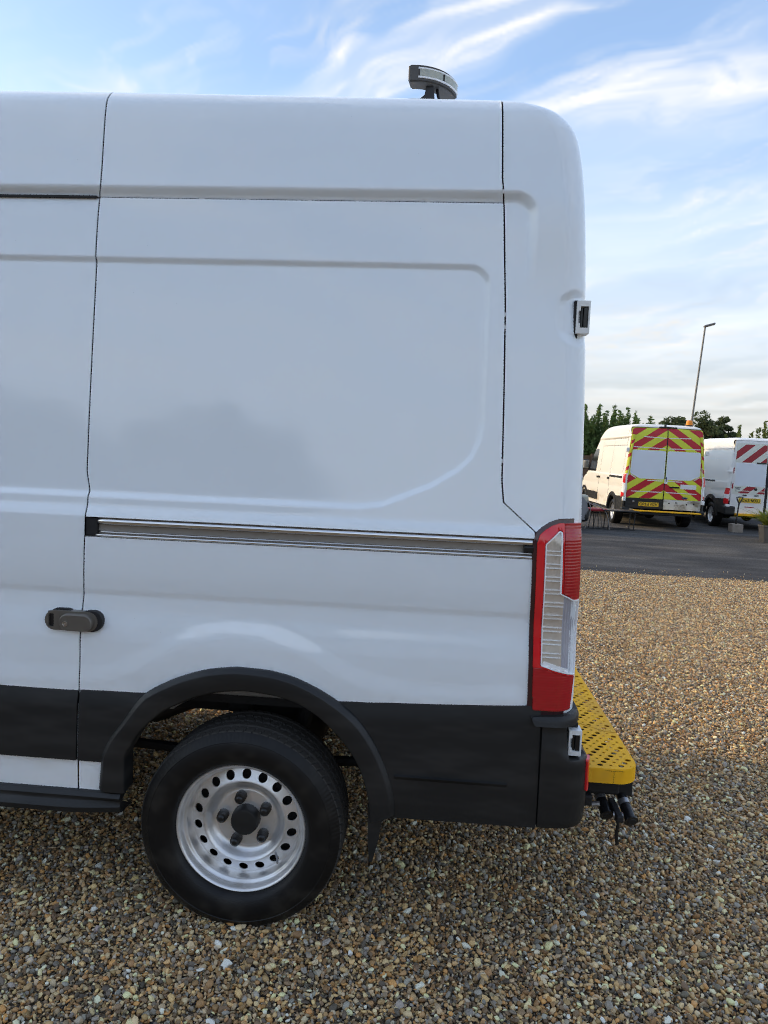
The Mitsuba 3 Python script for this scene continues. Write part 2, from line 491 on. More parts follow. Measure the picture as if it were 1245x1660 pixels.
# ------------------------------------------------------------------ wheels
def tyre_mesh(tread=True, nt=720, w=.235):
    prof = [(.2205, .034), (.226, .016), (.240, .004), (.262, -.003), (.285, -.004), (.303, .000), (.3075, .0018), (.3095, .0004), (.312, .0020), (.328, .011), (.338, .020)]
    side = A(prof)
    ys = np.linspace(.022, w-.022, 41 if tread else 9)
    tr = np.stack([.3470-.004*(2*(ys-w/2)/(w-.044))**4-.0015*(2*(ys-w/2)/(w-.044))**2, ys], -1)
    other = side[::-1]*[1, -1]+[0, w]
    pr = np.vstack([side, tr, other])
    g = np.arange(nt)*2*np.pi/nt
    R = np.repeat(pr[:, 0:1], nt, 1); Y = np.repeat(pr[:, 1:2], nt, 1)
    if tread:
        y0 = Y
        inside = (y0 > .020) & (y0 < w-.020) & (R > .335)
        groove = np.zeros_like(R)
        for k, c in enumerate((.058, .098, .138, .178)):
            zig = .0035*np.sign(np.sin(g*60))[None, :]*(k in (1, 2))
            groove = np.maximum(groove, (np.abs(y0-c-zig) < .0042)*1.0)
        ph = g[None, :]*75/(2*np.pi)+np.where(y0 < w/2, 1, -1)*y0*14
        groove = np.maximum(groove, ((ph % 1) < .20)*((y0 < .050) | (y0 > w-.050))*.8)
        groove = np.maximum(groove, (((ph*1.0+.4) % 1) < .12)*(y0 > .066)*(y0 < w-.066)*.55)
        R = R-.0075*groove*inside
        # fine shoulder ribs on the sidewall edge
        rib = (R > .313)*(R < .339)*((Y < .02) | (Y > w-.02))
        R = R-.0016*rib*((g[None, :]*150/(2*np.pi)) % 1 < .35)
    P = np.stack([R*np.cos(g), Y, R*np.sin(g)], -1)
    m = grid(P, True)
    fy = m.triangles_center
    rr = np.hypot(fy[:, 0], fy[:, 2])
    sel = rr > .3362
    a, b = m.copy(), m.copy()
    a.update_faces(~sel); b.update_faces(sel)
    a.remove_unreferenced_vertices(); b.remove_unreferenced_vertices()
    return a, b


def wheel(parent, cx, cz, y0=0.0, detail=True, name='wheel', turn=0.0, sgn=1):
    """outer face towards -y at y0 (sgn 1)"""
    W = np.eye(4); W[:3, 3] = [cx, y0, cz]
    if sgn < 0:
        W = W@np.diag([1.0, -1, 1, 1])
    k0 = XF[0]; XF[0] = k0@W
    holder = (parent+'__'+name) if parent else name
    key = numbered(holder)
    base = key[len(parent)+2:] if parent else key
    if detail:
        a, b = tyre_mesh(True)
    else:
        a, b = tyre_mesh(False, 64)
    a.merge_vertices(digits_vertex=5)
    if detail:
        lab = key
        scene[key] = mikit.ply(xf(a, XF[0]), 'mat_rubber', smooth=40)
        obj('tread', b, 'tread_rubber', key, smooth=False)
    else:
        scene[key] = mikit.ply(xf(cat([a, b]), XF[0]), 'mat_rubber', smooth=40)
    n = 96 if detail else 40
    outer = [(.2150, .046), (.2222, .034), (.2225, .0285), (.2195, .026), (.2155, .0275), (.2125, .032), (.2095, .041), (.2070, .050), (.2030, .055), (.1985, .056), (.1955, .060), (.1930, .070), (.1905, .088), (.1870, .094)]
    disc = [(.1870, .094), (.1800, .0925), (.1500, .0790), (.1460, .0765), (.1415, .0755), (.1370, .0775), (.1310, .0850), (.1240, .0960), (.1160, .1040), (.1080, .1075), (.1020, .1080), (.0990, .1065), (.0955, .1055), (.060, .1055), (.048, .1055)]
    rim = lathe(outer, n); fine = []
    d = A(disc); th = .004
    solid = lathe(np.vstack([d, d[::-1]+[0, th], d[:1]]), n)
    solid.merge_vertices(digits_vertex=6)
    if detail:
        try:
            mm = m3.Manifold(m3.Mesh(A(solid.vertices, np.float32), A(solid.faces, np.uint32)))
            if mm.volume() < 0:
                s2 = solid.copy(); s2.invert(); mm = m3.Manifold(m3.Mesh(A(s2.vertices, np.float32), A(s2.faces, np.uint32)))
            for i in range(18):
                an = math.radians(20*i+10)
                c = m3.Manifold.cylinder(.10, .0156, .0156, 24).rotate([-90, 0, 0]).translate([.1655*math.cos(an), .03, .1655*math.sin(an)])
                mm = mm-c
            if mm.num_tri() > 100:
                solid = tri(mm)
        except Exception as e:
            print('rim boolean failed', e)
    solid.merge_vertices(digits_vertex=6)
    obj('rim', rim, 'rim_silver', key, smooth=50)
    obj('rim_disc', solid, 'rim_silver', key, smooth=32)
    obj('brake_drum', lathe([(0, .125), (.13, .125), (.186, .130), (.186, .22)], 32), 'inner_dark', key)
    obj('hub_cap', lathe([(0, .066), (.036, .066), (.043, .068), (.0465, .073), (.0485, .085), (.0495, .106)], 40), 'black_plastic', key, smooth=30)
    if detail:
        for i in range(5):
            an = math.radians(90-(-14+72*i))+turn
            pr = [(0, .064), (.008, .0645), (.0125, .068), (.0145, .073), (.0170, .0735), (.0165, .080), (.0180, .0805), (.0172, .088), (.0188, .0885), (.0180, .096), (.0192, .0965), (.0190, .107)]
            nut = lathe(pr, 18); nut.apply_translation([.0805*math.cos(an), 0, .0805*math.sin(an)])
            obj('nut_cap', nut, 'smooth_black', key, smooth=25)
        an = math.radians(-42)
        obj('valve', tube([(.150*math.cos(an), .080, .150*math.sin(an)), (.166*math.cos(an), .058, .166*math.sin(an)), (.172*math.cos(an), .040, .172*math.sin(an))], [.004, .0035, .0035], 8), 'tube_metal', key)
    XF[0] = k0
    return key
# ------------------------------------------------------------------ the van in front of the camera
RK = math.radians(.65)
RAKE = A([[math.cos(RK), 0, -math.sin(RK), 0], [0, 1, 0, 0], [math.sin(RK), 0, math.cos(RK), 0], [0, 0, 0, 1.0]])
_t = np.eye(4); _t[2, 3] = .34; _ti = np.eye(4); _ti[2, 3] = -.34
XF[0] = _t@RAKE@_ti
van = thing('panel_van', 'large white van filling the foreground, with silver steel wheel and yellow rear step', 'van')
GAPX = PCH([.40, 1.026, 1.153, 1.438, 1.52, 1.741, 2.217, 2.417, 2.442, 2.631, 2.82], [-.552, -.553, -.545, -.540, -.553, -.554, -.553, -.549, -.538, -.541, -.55])
_dz, _dx = [.6, 1.382, 1.470, 1.537, 1.789, 2.079, 2.40, 2.479, 2.751, 2.82], [.917, .917, .814, .806, .800, .791, .772, .762, .752, .750]


def DGAP(z):
    return np.interp(z, _dz, _dx)


G2 = .0026     # half a shut line


def uneven(a, b, fine_from, d_fine, d_coarse):
    """parameter values in [0, 1] that are dense beyond fine_from"""
    if fine_from <= a:
        return np.linspace(0, 1, max(2, int((b-a)/d_fine)))
    v = np.concatenate([np.arange(a, fine_from, d_coarse), np.arange(fine_from, b, d_fine), [b]])
    return (v-a)/(b-a)


def panel(name, z, ul, ur, t, mat='white_paint', fine=True, parent=None, lip=.0045):
    """rows at the heights z, each from ul to ur, with folded edges"""
    z = A(z, float); U = ul[:, None]+(ur-ul)[:, None]*t[None]
    Z = np.repeat(z[:, None], len(t), 1)
    P = SURF(U, Z, 0, fine)
    Q = SURF(U, Z, -lip, fine)
    R = SURF(U, Z, -.0016, fine)
    b = lambda X: np.vstack([X[0], X[1:, -1], X[-1, -2::-1], X[-2:0:-1, 0]])
    m = cat([grid(P), grid(np.stack([b(P), b(Q)], 0), True)])
    m.merge_vertices(digits_vertex=6)
    return obj(name, m, mat, parent or van, smooth=40)


def zr(a, b, d=.0045):
    return np.linspace(a, b, int(abs(b-a)/d)+2)


# sliding door, rear quarter above and below the door rail, roof sides, rear corner
z = zr(.438, 2.4065); gx = GAPX(z)
door = panel('sliding_door', z, np.full(len(z), -1.85), gx-G2, uneven(-1.85, -.555, -.98, .0048, .03))
z = zr(1.3625, 2.4090); gx = GAPX(z)
panel('quarter_panel', z, gx+G2, DGAP(z)-G2, np.linspace(0, 1, 290))
z = zr(2.4118, 2.78, .006); gx = GAPX(z)
panel('roof_side', z, gx+G2, DGAP(z)-G2, np.linspace(0, 1, 150))
panel('roof_side', z, np.full(len(z), -1.85), gx-G2, uneven(-1.85, -.555, -.98, .008, .03))
z = np.concatenate([zr(.80, 2.62, .0065), zr(2.625, 2.778, .004)])
u0, u1 = DGAP(z)+G2, u_at_y(.24, z)
panel('rear_corner', z, u0, u1, np.concatenate([np.linspace(0, .48, 60), np.linspace(.49, 1, 50)]))
# lower quarter: columns between the wheel arch and the rail
AO = A([(-.475, .455), (-.472, .50), (-.466, .565), (-.440, .628), (-.396, .690), (-.329, .783), (-.262, .826), (-.193, .858), (-.10, .886), (-.008, .897), (.075, .894), (.156, .880), (.24, .848), (.32, .803), (.378, .760), (.425, .704), (.468, .630), (.502, .546), (.513, .500), (.518, .448)])
AI = A([(-.383, .450), (-.384, .50), (-.384, .561), (-.362, .612), (-.333, .660), (-.255, .736), (-.195, .769), (-.13, .797), (-.06, .815), (.014, .822), (.10, .815), (.178, .797), (.245, .762), (.304, .714), (.350, .664), (.389, .605), (.414, .545), (.431, .478), (.434, .447), (.437, .416)])
arc_x, arc_z = PCH(np.arange(20), AO[:, 0]), PCH(np.arange(20), AO[:, 1])
dense = np.linspace(0, 19, 240)
LOWZ_X = np.concatenate([[-.60, -.345], AO[5:14, 0], [.60, .93]]); LOWZ_Z = np.concatenate([[.785, .787], AO[5:14, 1], [.818, .835]])
x = np.linspace(-.549, .925, 320); zb = np.interp(x, LOWZ_X, LOWZ_Z)-.014
tz = np.linspace(0, 1, 130)[:, None]
X = np.repeat(x[None], 130, 0); Z = zb[None]+(1.2965-zb)[None]*tz
X = X+(GAPX(Z)+G2+.549)*np.clip((-.50-X)/.049, 0, 1)
P, Q = SURF(X, Z), SURF(X, Z, -.0045)
b = lambda S: np.vstack([S[0], S[1:, -1], S[-1, -2::-1], S[-2:0:-1, 0]])
m = cat([grid(P), grid(np.stack([b(P), b(Q)], 0), True)]); m.merge_vertices(digits_vertex=6)
obj('lower_quarter_panel', m, 'white_paint', van, smooth=40)
z = zr(.438, .70, .008)
panel('sill_strip', z, np.full(len(z), -.549), np.full(len(z), -.43), np.linspace(0, 1, 30))
# dark lining behind the shut lines
lz = np.linspace(.44, 2.765, 320); lx = np.concatenate([np.linspace(-1.84, -1.0, 30), np.linspace(-.98, .95, 260)])
U, Z = np.meshgrid(lx, lz)
Y = SURF(U, Z, -.0095)-np.stack([0*U, -.022*(Z > 1.29)*(Z < 1.37)*(U > -.56), 0*U], -1)
hole = (np.hypot(U, (Z-.30)) < .66) & (Z < .9)
m = grid(Y); c = m.triangles_center
m.update_faces(~((np.hypot(c[:, 0], c[:, 2]-.30) < .60) & (c[:, 2] < .95)) & ~((c[:, 2] < .95) & (c[:, 0] > -.37)))
obj('inner_frame', m, 'inner_dark', van)
# door rail: channel, two bright lips, end pieces
def rail_strip(prof, x0, x1, n=60):
    xs = np.linspace(x0, x1, n)
    P = np.stack([np.stack([xs, np.full(n, 0.0)+A([float(side_y(.2, pz, False))-po]*n), np.full(n, pz)], -1) for po, pz in prof], 0)
    return grid(P)
RX0, RX1 = -.545, .912
rail = obj('door_rail', rail_strip([(-.006, 1.297), (-.020, 1.300), (-.022, 1.345), (-.020, 1.3615), (-.006, 1.3625)], RX0, RX1), 'rail_steel', van)
def lip(zc, r, ry, x0, x1, out, flare=.05):
    xs = np.concatenate([np.linspace(x0, x0+flare, 10), np.linspace(x0+flare, x1, 40)[1:]])
    k = np.clip((xs-x0)/flare, 0, 1)
    an = np.linspace(0, 2*np.pi, 15)[:-1]
    y = side_y(.2, zc, False)-out+(1-k)**2*.018
    return grid(np.stack([np.stack([xs, y+ry*np.cos(t), np.full(len(xs), zc)+r*np.sin(t)], -1) for t in an]+[np.stack([xs, y+ry, np.full(len(xs), zc)], -1)], 0))
obj('rail_lip', lip(1.3485, .0085, .006, RX0+.035, RX1-.004, -.001), 'chrome', rail)
obj('rail_lip', lip(1.3035, .0045, .005, RX0+.030, RX1-.004, .0005), 'chrome', rail)
obj('rail_lip', lip(1.3145, .0030, .005, RX0+.040, RX1-.004, -.004), 'chrome', rail)
obj('rail_end', bx(RX0+.002, RX0+.042, .024, .044, 1.300, 1.360, .004), 'inner_dark', rail)
obj('rail_end', bx(RX1-.030, RX1+.002, .010, .040, 1.318, 1.338, .004), 'smooth_black', rail)
# bonded roof joint strip above the sliding door
obj('roof_joint', bx(-1.84, -.556, .111, .121, 2.4055, 2.4125), 'inner_dark', van)
gd = np.random.default_rng(3)
dabs = [SURF(u, 2.4104, -.0015) for u in gd.uniform(-.30, .74, 11)[:6]]+[SURF(DGAP(zz), zz, -.0015) for zz in (1.60, 2.02, 2.06, 2.44)]
obj('sealant_dabs', cat([bx(p[0]-.0055, p[0]+.0055, p[1]-.001, p[1]+.004, p[2]-.0032, p[2]+.0032, .0012) if i < 6 else bx(p[0]-.0026, p[0]+.0026, p[1]-.001, p[1]+.004, p[2]-.006, p[2]+.006, .0012) for i, p in enumerate(dabs)]), 'plain_white', van)
tag(van+'__sealant_dabs', None, None, None, 'stuff')
# cladding: door, sill side, behind the wheel
def SURF_CL(u, z, off=0.0):
    return SURF(u, z, off, False)


def clad(name, poly, top, parent=van, out=.017, cell=.03, cv=.012):
    """dark plastic panel proud of the body; its top edge leans out"""
    def fn(u, z, off):
        zt = np.interp(u, *top)
        k = np.clip((zt-z)/.058, 0, 1)
        o = off+np.where(off < -.001, 0, -.0105*(1-k)**1.5)
        return SURF(u, z, out+o, False)
    return obj(name, patch(poly, fn, 0.0, -.030, cell, cv), 'black_plastic', parent, smooth=38)


clad('cladding_panel', sbox(-1.85, .546, -.5555, .783), ([-2, -.5], [.783, .783]), door)
clad('cladding_panel', Polygon([(-.5485, .546), (-.44, .546), (-.32, .789), (-.5485, .784)]), ([-.6, -.3], [.785, .789]))
AOP = [(arc_x(t), arc_z(t)) for t in np.linspace(12.2, 19, 40)]
lip_top = ([.2, .32, .60, .93, 1.1], [.803, .803, .815, .832, .832])
rear_poly = Polygon([(.30, .805), (.60, .815), (.93, .831), (.963, .831), (.9665, .438), (.50, .434)]+[(float(a)-.012, float(b_)) for a, b_ in AOP[::-1] if b_ > .44])
clad('cladding_panel', rear_poly.buffer(0), lip_top)
tr = patch(sbox(.510, .566, .868, .579), lambda u, z, o: SURF(u, z, .0135+(o+.002)*np.clip((z-.560)/.019, 0, 1)*8.0, False), 0.0, -.01, .03, .004)
obj('trim_ridge', tr, 'black_plastic', van, smooth=25)
# arch trim
def arch_strip():
    n = len(dense)
    ox, oz = arc_x(dense), arc_z(dense)
    ix, iz = PCH(np.arange(20), AI[:, 0])(dense), PCH(np.arange(20), AI[:, 1])(dense)
    rows = []
    for f, y in ((0, .022), (0, -.006), (.03, -.012), (.16, -.022), (.22, -.0245), (.5, -.025), (.90, -.022), (.965, -.019), (1.0, -.012), (1.0, .004), (.96, .060)):
        rows.append(np.stack([ox+(ix-ox)*f, np.full(n, y), oz+(iz-oz)*f], -1))
    return grid(np.stack(rows, 0))
obj('wheel_arch_trim', arch_strip(), 'black_plastic', van, smooth=45)
ix, iz = PCH(np.arange(20), AI[:, 0])(dense), PCH(np.arange(20), AI[:, 1])(dense)
sel = (iz > .72)
P = np.stack([np.stack([ix*s, np.full(len(ix), y), .45+(iz-.45)*k], -1)[sel] for s, y, k in ((.985, .060, .99), (.97, .10, .93), (.95, .22, .93), (.92, .34, .88))], 0)
obj('wheel_housing', grid(P), 'galvanised', van, smooth=60)
# sill moulding
sp = [(.04, .445), (.012, .446), (-.010, .440), (-.018, .428), (-.016, .418), (-.020, .412), (-.030, .392), (-.026, .374), (-.012, .366), (.06, .364)]
xs = np.concatenate([np.linspace(-4.0, -.70, 12), np.linspace(-.66, -.40, 18)])
P = []
for yy, zz in sp:
    k = np.clip((xs+.60)/.20, 0, 1)**1.6
    P.append(np.stack([xs, np.full(len(xs), yy)+k*np.where(zz < .415, .016, .0), zz+k*np.where(zz < .415, .006, 0)], -1))
P = np.stack(P, 0)
capm = tri((np.vstack([P[:, -1], P[:, -1].mean(0)]), [[i, i+1, len(sp)] for i in range(len(sp)-1)]))
obj('sill_moulding', cat([grid(P), capm]), 'black_plastic', van, smooth=25)
obj('arch_flange', bx(-.405, -.392, .030, .060, .44, .56, .003), 'galvanised', van)
# rear bumper corner, lying round the corner of the body
BR, BX = .085, 1.130
def BSURF(u, z, off=0.0):
    u, z = np.broadcast_arrays(A(u, float), A(z, float))
    lean = np.interp(z, [.43, .46, .70, .768, .775, .81, .835], [.014, .004, .0, .010, .002, .012, .030])
    lx = np.interp(z, [.43, .46, .52, .66, .69, .70, .77, .80, .84], [.008, .002, -.002, .0, .030, .042, .046, .040, .048])
    xr = BX-lx; xc = xr-BR
    a = np.clip((u-xc)/BR, 0, np.pi/2); rest = np.maximum(u-xc-BR*np.pi/2, 0)
    return np.stack([np.minimum(u, xc)+(BR+off)*np.sin(a), -.018+lean+BR-(BR+off)*np.cos(a)+rest, z], -1)
bpoly = Polygon([(.9705, .440), (1.30, .456), (1.30, .812), (.93, .802), (.938, .795), (.958, .780), (.9695, .776)])
notch = rpoly([(1.058, .668), (1.16, .668), (1.16, .770), (1.05, .770)], .008)
bump_ = obj('rear_bumper', patch(bpoly.difference(notch), BSURF, 0, -.030, .012, .012), 'black_plastic', van, smooth=40)
obj('bumper_shelf', patch(rpoly([(.945, .7755), (1.16, .7755), (1.16, .826), (1.115, .812), (.93, .802)], .008), lambda u, z, o: BSURF(u, z, .006+o-.010*np.clip((z-.795)/.037, 0, 1)), 0, -.02, .010, .006), 'black_plastic', bump_, smooth=40)
back = grid(np.stack([np.stack([np.full(2, 1.098), A([.14, 1.92]), np.full(2, zz)], -1) for zz in (.46, .80)], 0))
obj('bumper_bar', cat([bx(1.06, 1.10, .14, WID-.14, .46, .70, .012), mirror_y(patch(bpoly.intersection(sbox(.9, 0, 1.3, 2)), BSURF, 0, -.03, .02, .04))]), 'black_plastic', bump_)
obj('reflector', patch(rpoly([(1.135, .556), (1.185, .556), (1.185, .660), (1.135, .660)], .006), lambda u, z, o: BSURF(u, z, o), .007, -.002, .01, .02), 'red_lens', bump_, smooth=30)
obj('seam_backing', patch(sbox(.950, .442, .990, .770), SURF_CL, .003, None, .02, .1), 'inner_dark', van)
# hinges
def hinge(name, x0, y0, z0, z1, parent):
    """white folded hinge leaf round a black knuckle"""
    w = .040
    frame = m3.Manifold.cube([w, .05, z1-z0]) - m3.Manifold.cube([w*.62, .03, (z1-z0)*.66]).translate([w*.26, -.012, (z1-z0)*.17]) - m3.Manifold.cube([w*.5, .03, (z1-z0)*.38]).translate([w*.10, -.012, (z1-z0)*.31])
    f = tri(frame); f.apply_translation([x0, y0, z0])
    k = obj(name, f, 'plain_white', parent, smooth=False)
    obj('hinge_knuckle', cat([bx(x0+w*.52, x0+w*.86, y0+.004, y0+.022, z0+(z1-z0)*.18, z1-(z1-z0)*.18, .003), tube([(x0+w*.38, y0+.012, z0+(z1-z0)*.2), (x0+w*.38, y0+.012, z1-(z1-z0)*.2)], .005)]), 'smooth_black', k)
    return k
hinge('door_hinge', 1.014, .088, 2.008, 2.108, van)
obj('hinge_pocket', bx(1.006, 1.022, .104, .150, 1.990, 2.112, .004), 'inner_dark', van)
hinge('door_hinge', 1.058, .012, .676, .758, van)
obj('hinge_pocket', bx(1.05, 1.09, .040, .07, .665, .775, .004), 'inner_dark', van)
# tail light
LO = rpoly([(.909, 1.349), (.918, 1.382), (.936, 1.399), (.960, 1.416), (.988, 1.427), (1.072, 1.431), (1.079, 1.20), (1.074, .93), (1.060, .806), (.962, .794), (.925, .796), (.914, .815), (.920, .836)], .010)
def LS(u, z, o=0.0):
    return SURF(u, z, .011-.008*sstep(1.0, 1.07, A(u, float))+o, False)
LENS = LO.union(affinity.translate(LO, .025, 0)).buffer(-.013).intersection(sbox(.935, .820, 1.112, 2).union(sbox(.5, .86, 1.112, 2))).buffer(-.006).buffer(.006).intersection(LO.buffer(-.003))
CLEAR = rpoly([(.950, 1.347), (.995, 1.393), (1.001, 1.194), (1.044, 1.172), (1.108, 1.168), (1.108, .925), (1.043, .940), (.956, .966)], .004).intersection(LO.buffer(-.005))
lamp = obj('tail_light', patch(LO.difference(CLEAR.buffer(.0005)), lambda u, z, o: LS(u, z, o), -.006, -.030, .012, .03), 'lamp_border', van, smooth=40)
def rim_poly(p, d):
    return p.buffer(-d)
UP = Polygon([(1.000, 1.5), (1.008, 1.196), (1.046, 1.177), (1.2, 1.172), (1.2, 1.5)])
LOWR = Polygon([(.85, .958), (.957, .958), (1.044, .932), (1.2, .917), (1.2, .7), (.85, .7)])
def ribbed(period, amp, axis=1):
    def fn(u, z, o):
        q = (z if axis else u)/period
        return LS(u, z, o+np.where(A(o) > 0, amp*np.sin(q*2*np.pi), 0))
    return fn
red = LENS.difference(CLEAR.buffer(.004))
obj('red_lens', patch(red.difference(UP).difference(LOWR), LS, .003, -.008, .01, .02), 'red_lens', lamp, smooth=30)
obj('red_lens', patch(red.intersection(UP).buffer(-.0012), ribbed(.010, .0004), .004, -.008, .01, .0025), 'dark_red_lens', lamp, smooth=30)
obj('red_lens', patch(red.intersection(LOWR).buffer(-.0012), ribbed(.0085, .0004), .004, -.008, .01, .002), 'dark_red_lens', lamp, smooth=30)
obj('clear_bezel', patch(CLEAR.buffer(.0024).difference(CLEAR.buffer(-.0010)), LS, .0046, -.006, .01, .03), 'rib_white', lamp, smooth=30)
obj('reflector_bowl', patch(CLEAR.buffer(.002).intersection(Polygon([(.9, .9), (1.018, .9), (1.006, 1.5), (.9, 1.5)])), lambda u, z, o: LS(u, z, o-.0055*np.sin(np.clip((u-.945)/.066, 0, 1)*np.pi)), -.0035, None, .004, .02), 'reflector', lamp, smooth=60)
obj('reflector_panel', patch(CLEAR.buffer(.002).intersection(Polygon([(1.0175, .9), (1.2, .9), (1.2, 1.5), (1.0055, 1.5)])), lambda u, z, o: LS(u, z, o+.0010*np.sin(u/.010*2*np.pi)), -.0050, None, .00125, .05), 'reflector_grey', lamp, smooth=40)
for i in range(10):
    zc = 1.327-i*.0405
    for q in (0, .0125):
        ul, ur = .9515+(1.33-zc)*.012, (1.0005 if zc > 1.19 else 1.013)
        obj('chrome_rib', patch(sbox(ul, zc-q-.0014, ur, zc-q+.0014), LS, -.0012, -.006, .02, .02), 'rib_white', lamp, smooth=False)
obj('lens_foot', patch(Polygon([(.957, .967), (.965, .978), (1.042, .953), (1.042, .943)]), LS, -.0008, -.006, .02, .02), 'rib_white', lamp, smooth=False)
obj('clear_lens', patch(CLEAR, LS, .0042, None, .01, .03), 'clear_lens', lamp, smooth=40)
# slam lock across the shut line
def stadium(x0, x1, zc, r):
    return LineString([(x0+r, zc), (x1-r, zc)]).buffer(r, quad_segs=12)
lk = obj('door_lock', prism_xz(stadium(-.668, -.488, 1.016, .0325).difference(rpoly([(-.655, .994), (-.637, .994), (-.637, 1.038), (-.655, 1.038)], .004)), -.0005, .024), 'lock_grey', van, smooth=30)
obj('lock_gasket', cat([prism_xz(stadium(-.660, -.567, 1.0215, .0325), .010, .028), prism_xz(stadium(-.555, -.472, 1.017, .0345), .002, .030)]), 'inner_dark', lk)
obj('lock_slot', prism_xz(sbox(-.660, .988, -.632, 1.044), .006, .020), 'smooth_black', lk)
q = stadium(-.612, -.500, 1.014, .0285)
rows = [A(affinity.scale(q, s, s2).exterior.coords)[:-1] for s, s2 in ((1, 1), (.985, .96), (.95, .86))]
P = np.stack([np.stack([r[:, 0], np.full(len(r), yy), r[:, 1]], -1) for r, yy in zip([rows[0], rows[0], rows[1], rows[2]], (.002, -.012, -.016, -.018))], 0)
capm = prism_xz(Polygon(rows[2]), -.018, -.010)
obj('lock_cover', cat([grid(P, True), capm]), 'lock_grey', lk, smooth=35)
obj('key_barrel', cat([lathe([(0, -.0195), (.0035, -.0195), (.0038, -.017)], 20), lathe([(.0055, -.0185), (.0062, -.0205), (.0082, -.0205), (.0086, -.017)], 24)]).apply_translation([-.589, 0, 1.010]), 'chrome', lk, smooth=30)
# roof top, hidden sides and front end
def keep_rest(c):
    left_detail = (c[:, 1] < .30) & (c[:, 0] > -1.8531) & (c[:, 2] < 2.779)
    rear_face = (c[:, 0] > .93) & (c[:, 1] > .2) & (c[:, 1] < 1.86) & (c[:, 2] < 2.70)
    screen = (c[:, 0] < -2.62) & (c[:, 2] > 1.36) & (c[:, 2] < 2.42) & (c[:, 1] > .30) & (c[:, 1] < WID-.30) & (c[:, 0] < XFF(np.clip(c[:, 2], .4, 2.8))+.13)
    return ~(left_detail | rear_face | screen)


def front_end(v, mat, full_left, dark='black_plastic'):
    """bonnet, cab glass, lower sides, bumper, lamps: what a van has ahead of its sliding door"""
    zs = np.linspace(1.30, 2.46, 16)
    P = np.stack([np.stack([A([float(XFF(zz))+.015+.25*((yy-1.03)/.85)**4*.35 for yy in np.linspace(.24, 1.82, 14)]), np.linspace(.24, 1.82, 14), np.full(14, zz)], -1) for zz in zs], 0)
    obj('windscreen', grid(P), 'window_glass', v)
    for sgn in (0, 1):
        fx = (lambda m: mirror_y(m)) if sgn else (lambda m: m)
        gl = rpoly([(-3.62, 1.42), (-2.36, 1.42), (-2.36, 2.12), (-2.62, 2.14), (-2.86, 2.06)], .05)
        obj('cab_window', fx(patch(gl, lambda u, z, o: SURF(u, z, o, False), .004, -.01, .08, .08)), 'window_glass', v)
        low = sbox(-4.2, .44, -1.84, .80) if not sgn else sbox(-4.2, .44, 1.0, .80).difference(Point(0, .34).buffer(.47))
        arch = Point(-3.75, .34).buffer(.47)
        sk = patch(low.difference(arch), lambda u, z, o: SURF(u, z, o, False), .0, -.02, .08, .06)
        obj('lower_side', fx(sk), mat, v)
        cl = sbox(-4.2, .546, -1.86 if not sgn else -.6, .783).difference(Point(-3.75, .34).buffer(.56))
        obj('cladding_panel', fx(patch(cl, lambda u, z, o: SURF(u, z, o, False), .012, -.01, .08, .06)), dark, v)
        n = 30; an = np.linspace(-.1, np.pi+.1, n)
        ar = grid(np.stack([np.stack([-3.75+r*np.cos(an), np.full(n, yy), .36+r*np.sin(an)], -1) for r, yy in ((.565, .02), (.56, -.012), (.475, -.016), (.465, .06))], 0))
        obj('wheel_arch_trim', fx(ar), dark, v)
        mr = [bx(-3.50, -3.38, -.18, .03, 1.46, 1.78, .05)]
        mm = obj('wing_mirror', fx(mr[0]), dark, v)
        obj('mirror_glass', fx(bx(-3.386, -3.374, -.165, .01, 1.50, 1.75, .004)), 'chrome', mm)
        hl = patch(rpoly([(.18, 0), (.62, .02), (.60, .14), (.22, .26)], .03), lambda u, w, o: np.stack([XFF(np.clip(.86+w, .4, 2.8))+.012-o+.30*((.75-u)/.55)**2.2, u-.06, .86+w+0*u], -1), .02, -.04, .04, .04)
        obj('headlight', fx(hl), 'lamp_lens', v)
    obj('front_bumper', bx(-4.86, -4.55, .20, WID-.20, .40, .74, .10), dark, v)
    obj('grille', bx(-4.85, -4.70, .55, WID-.55, .78, .98, .03), dark, v)


full = shell()
cabp = full.slice_plane([-1.853, 0, 0], [-1, 0, 0]); cabp.update_faces(keep_rest(cabp.triangles_center))
rest = full.slice_plane([-1.853, 0, 0], [1, 0, 0]); rest.update_faces(keep_rest(rest.triangles_center))
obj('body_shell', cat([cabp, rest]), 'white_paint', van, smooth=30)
front_end(van, 'white_paint', False)
for k in (0, 1):
    y0, y1 = (.245, 1.027) if k == 0 else (1.033, 1.815)
    zz = np.linspace(.60, 2.66, 40); yy = np.linspace(y0, y1, 8)
    P = np.stack([np.stack([np.full(8, float(XRF(max(a, .4)))+.004), yy, np.full(8, a)], -1) for a in zz], 0)
    b = lambda S: np.vstack([S[0], S[1:, -1], S[-1, -2::-1], S[-2:0:-1, 0]])
    rd = obj('rear_door', cat([grid(P), grid(np.stack([b(P), b(P)-[.03, 0, 0]], 0), True)]), 'white_paint', van)
    obj('door_window', bx(1.04, 1.068, y0+.10, y1-.06, 1.45, 1.98, .01).apply_translation([0, 0, 0]), 'window_glass', rd)
    if k:
        obj('door_handle', bx(1.07, 1.095, y0+.02, y0+.12, 1.16, 1.22, .008), 'black_plastic', rd)
        obj('tail_light', mirror_y(patch(LO, lambda u, z, o: LS(u, z, o), .002, -.030, .03, .04)), 'red_lens', van)
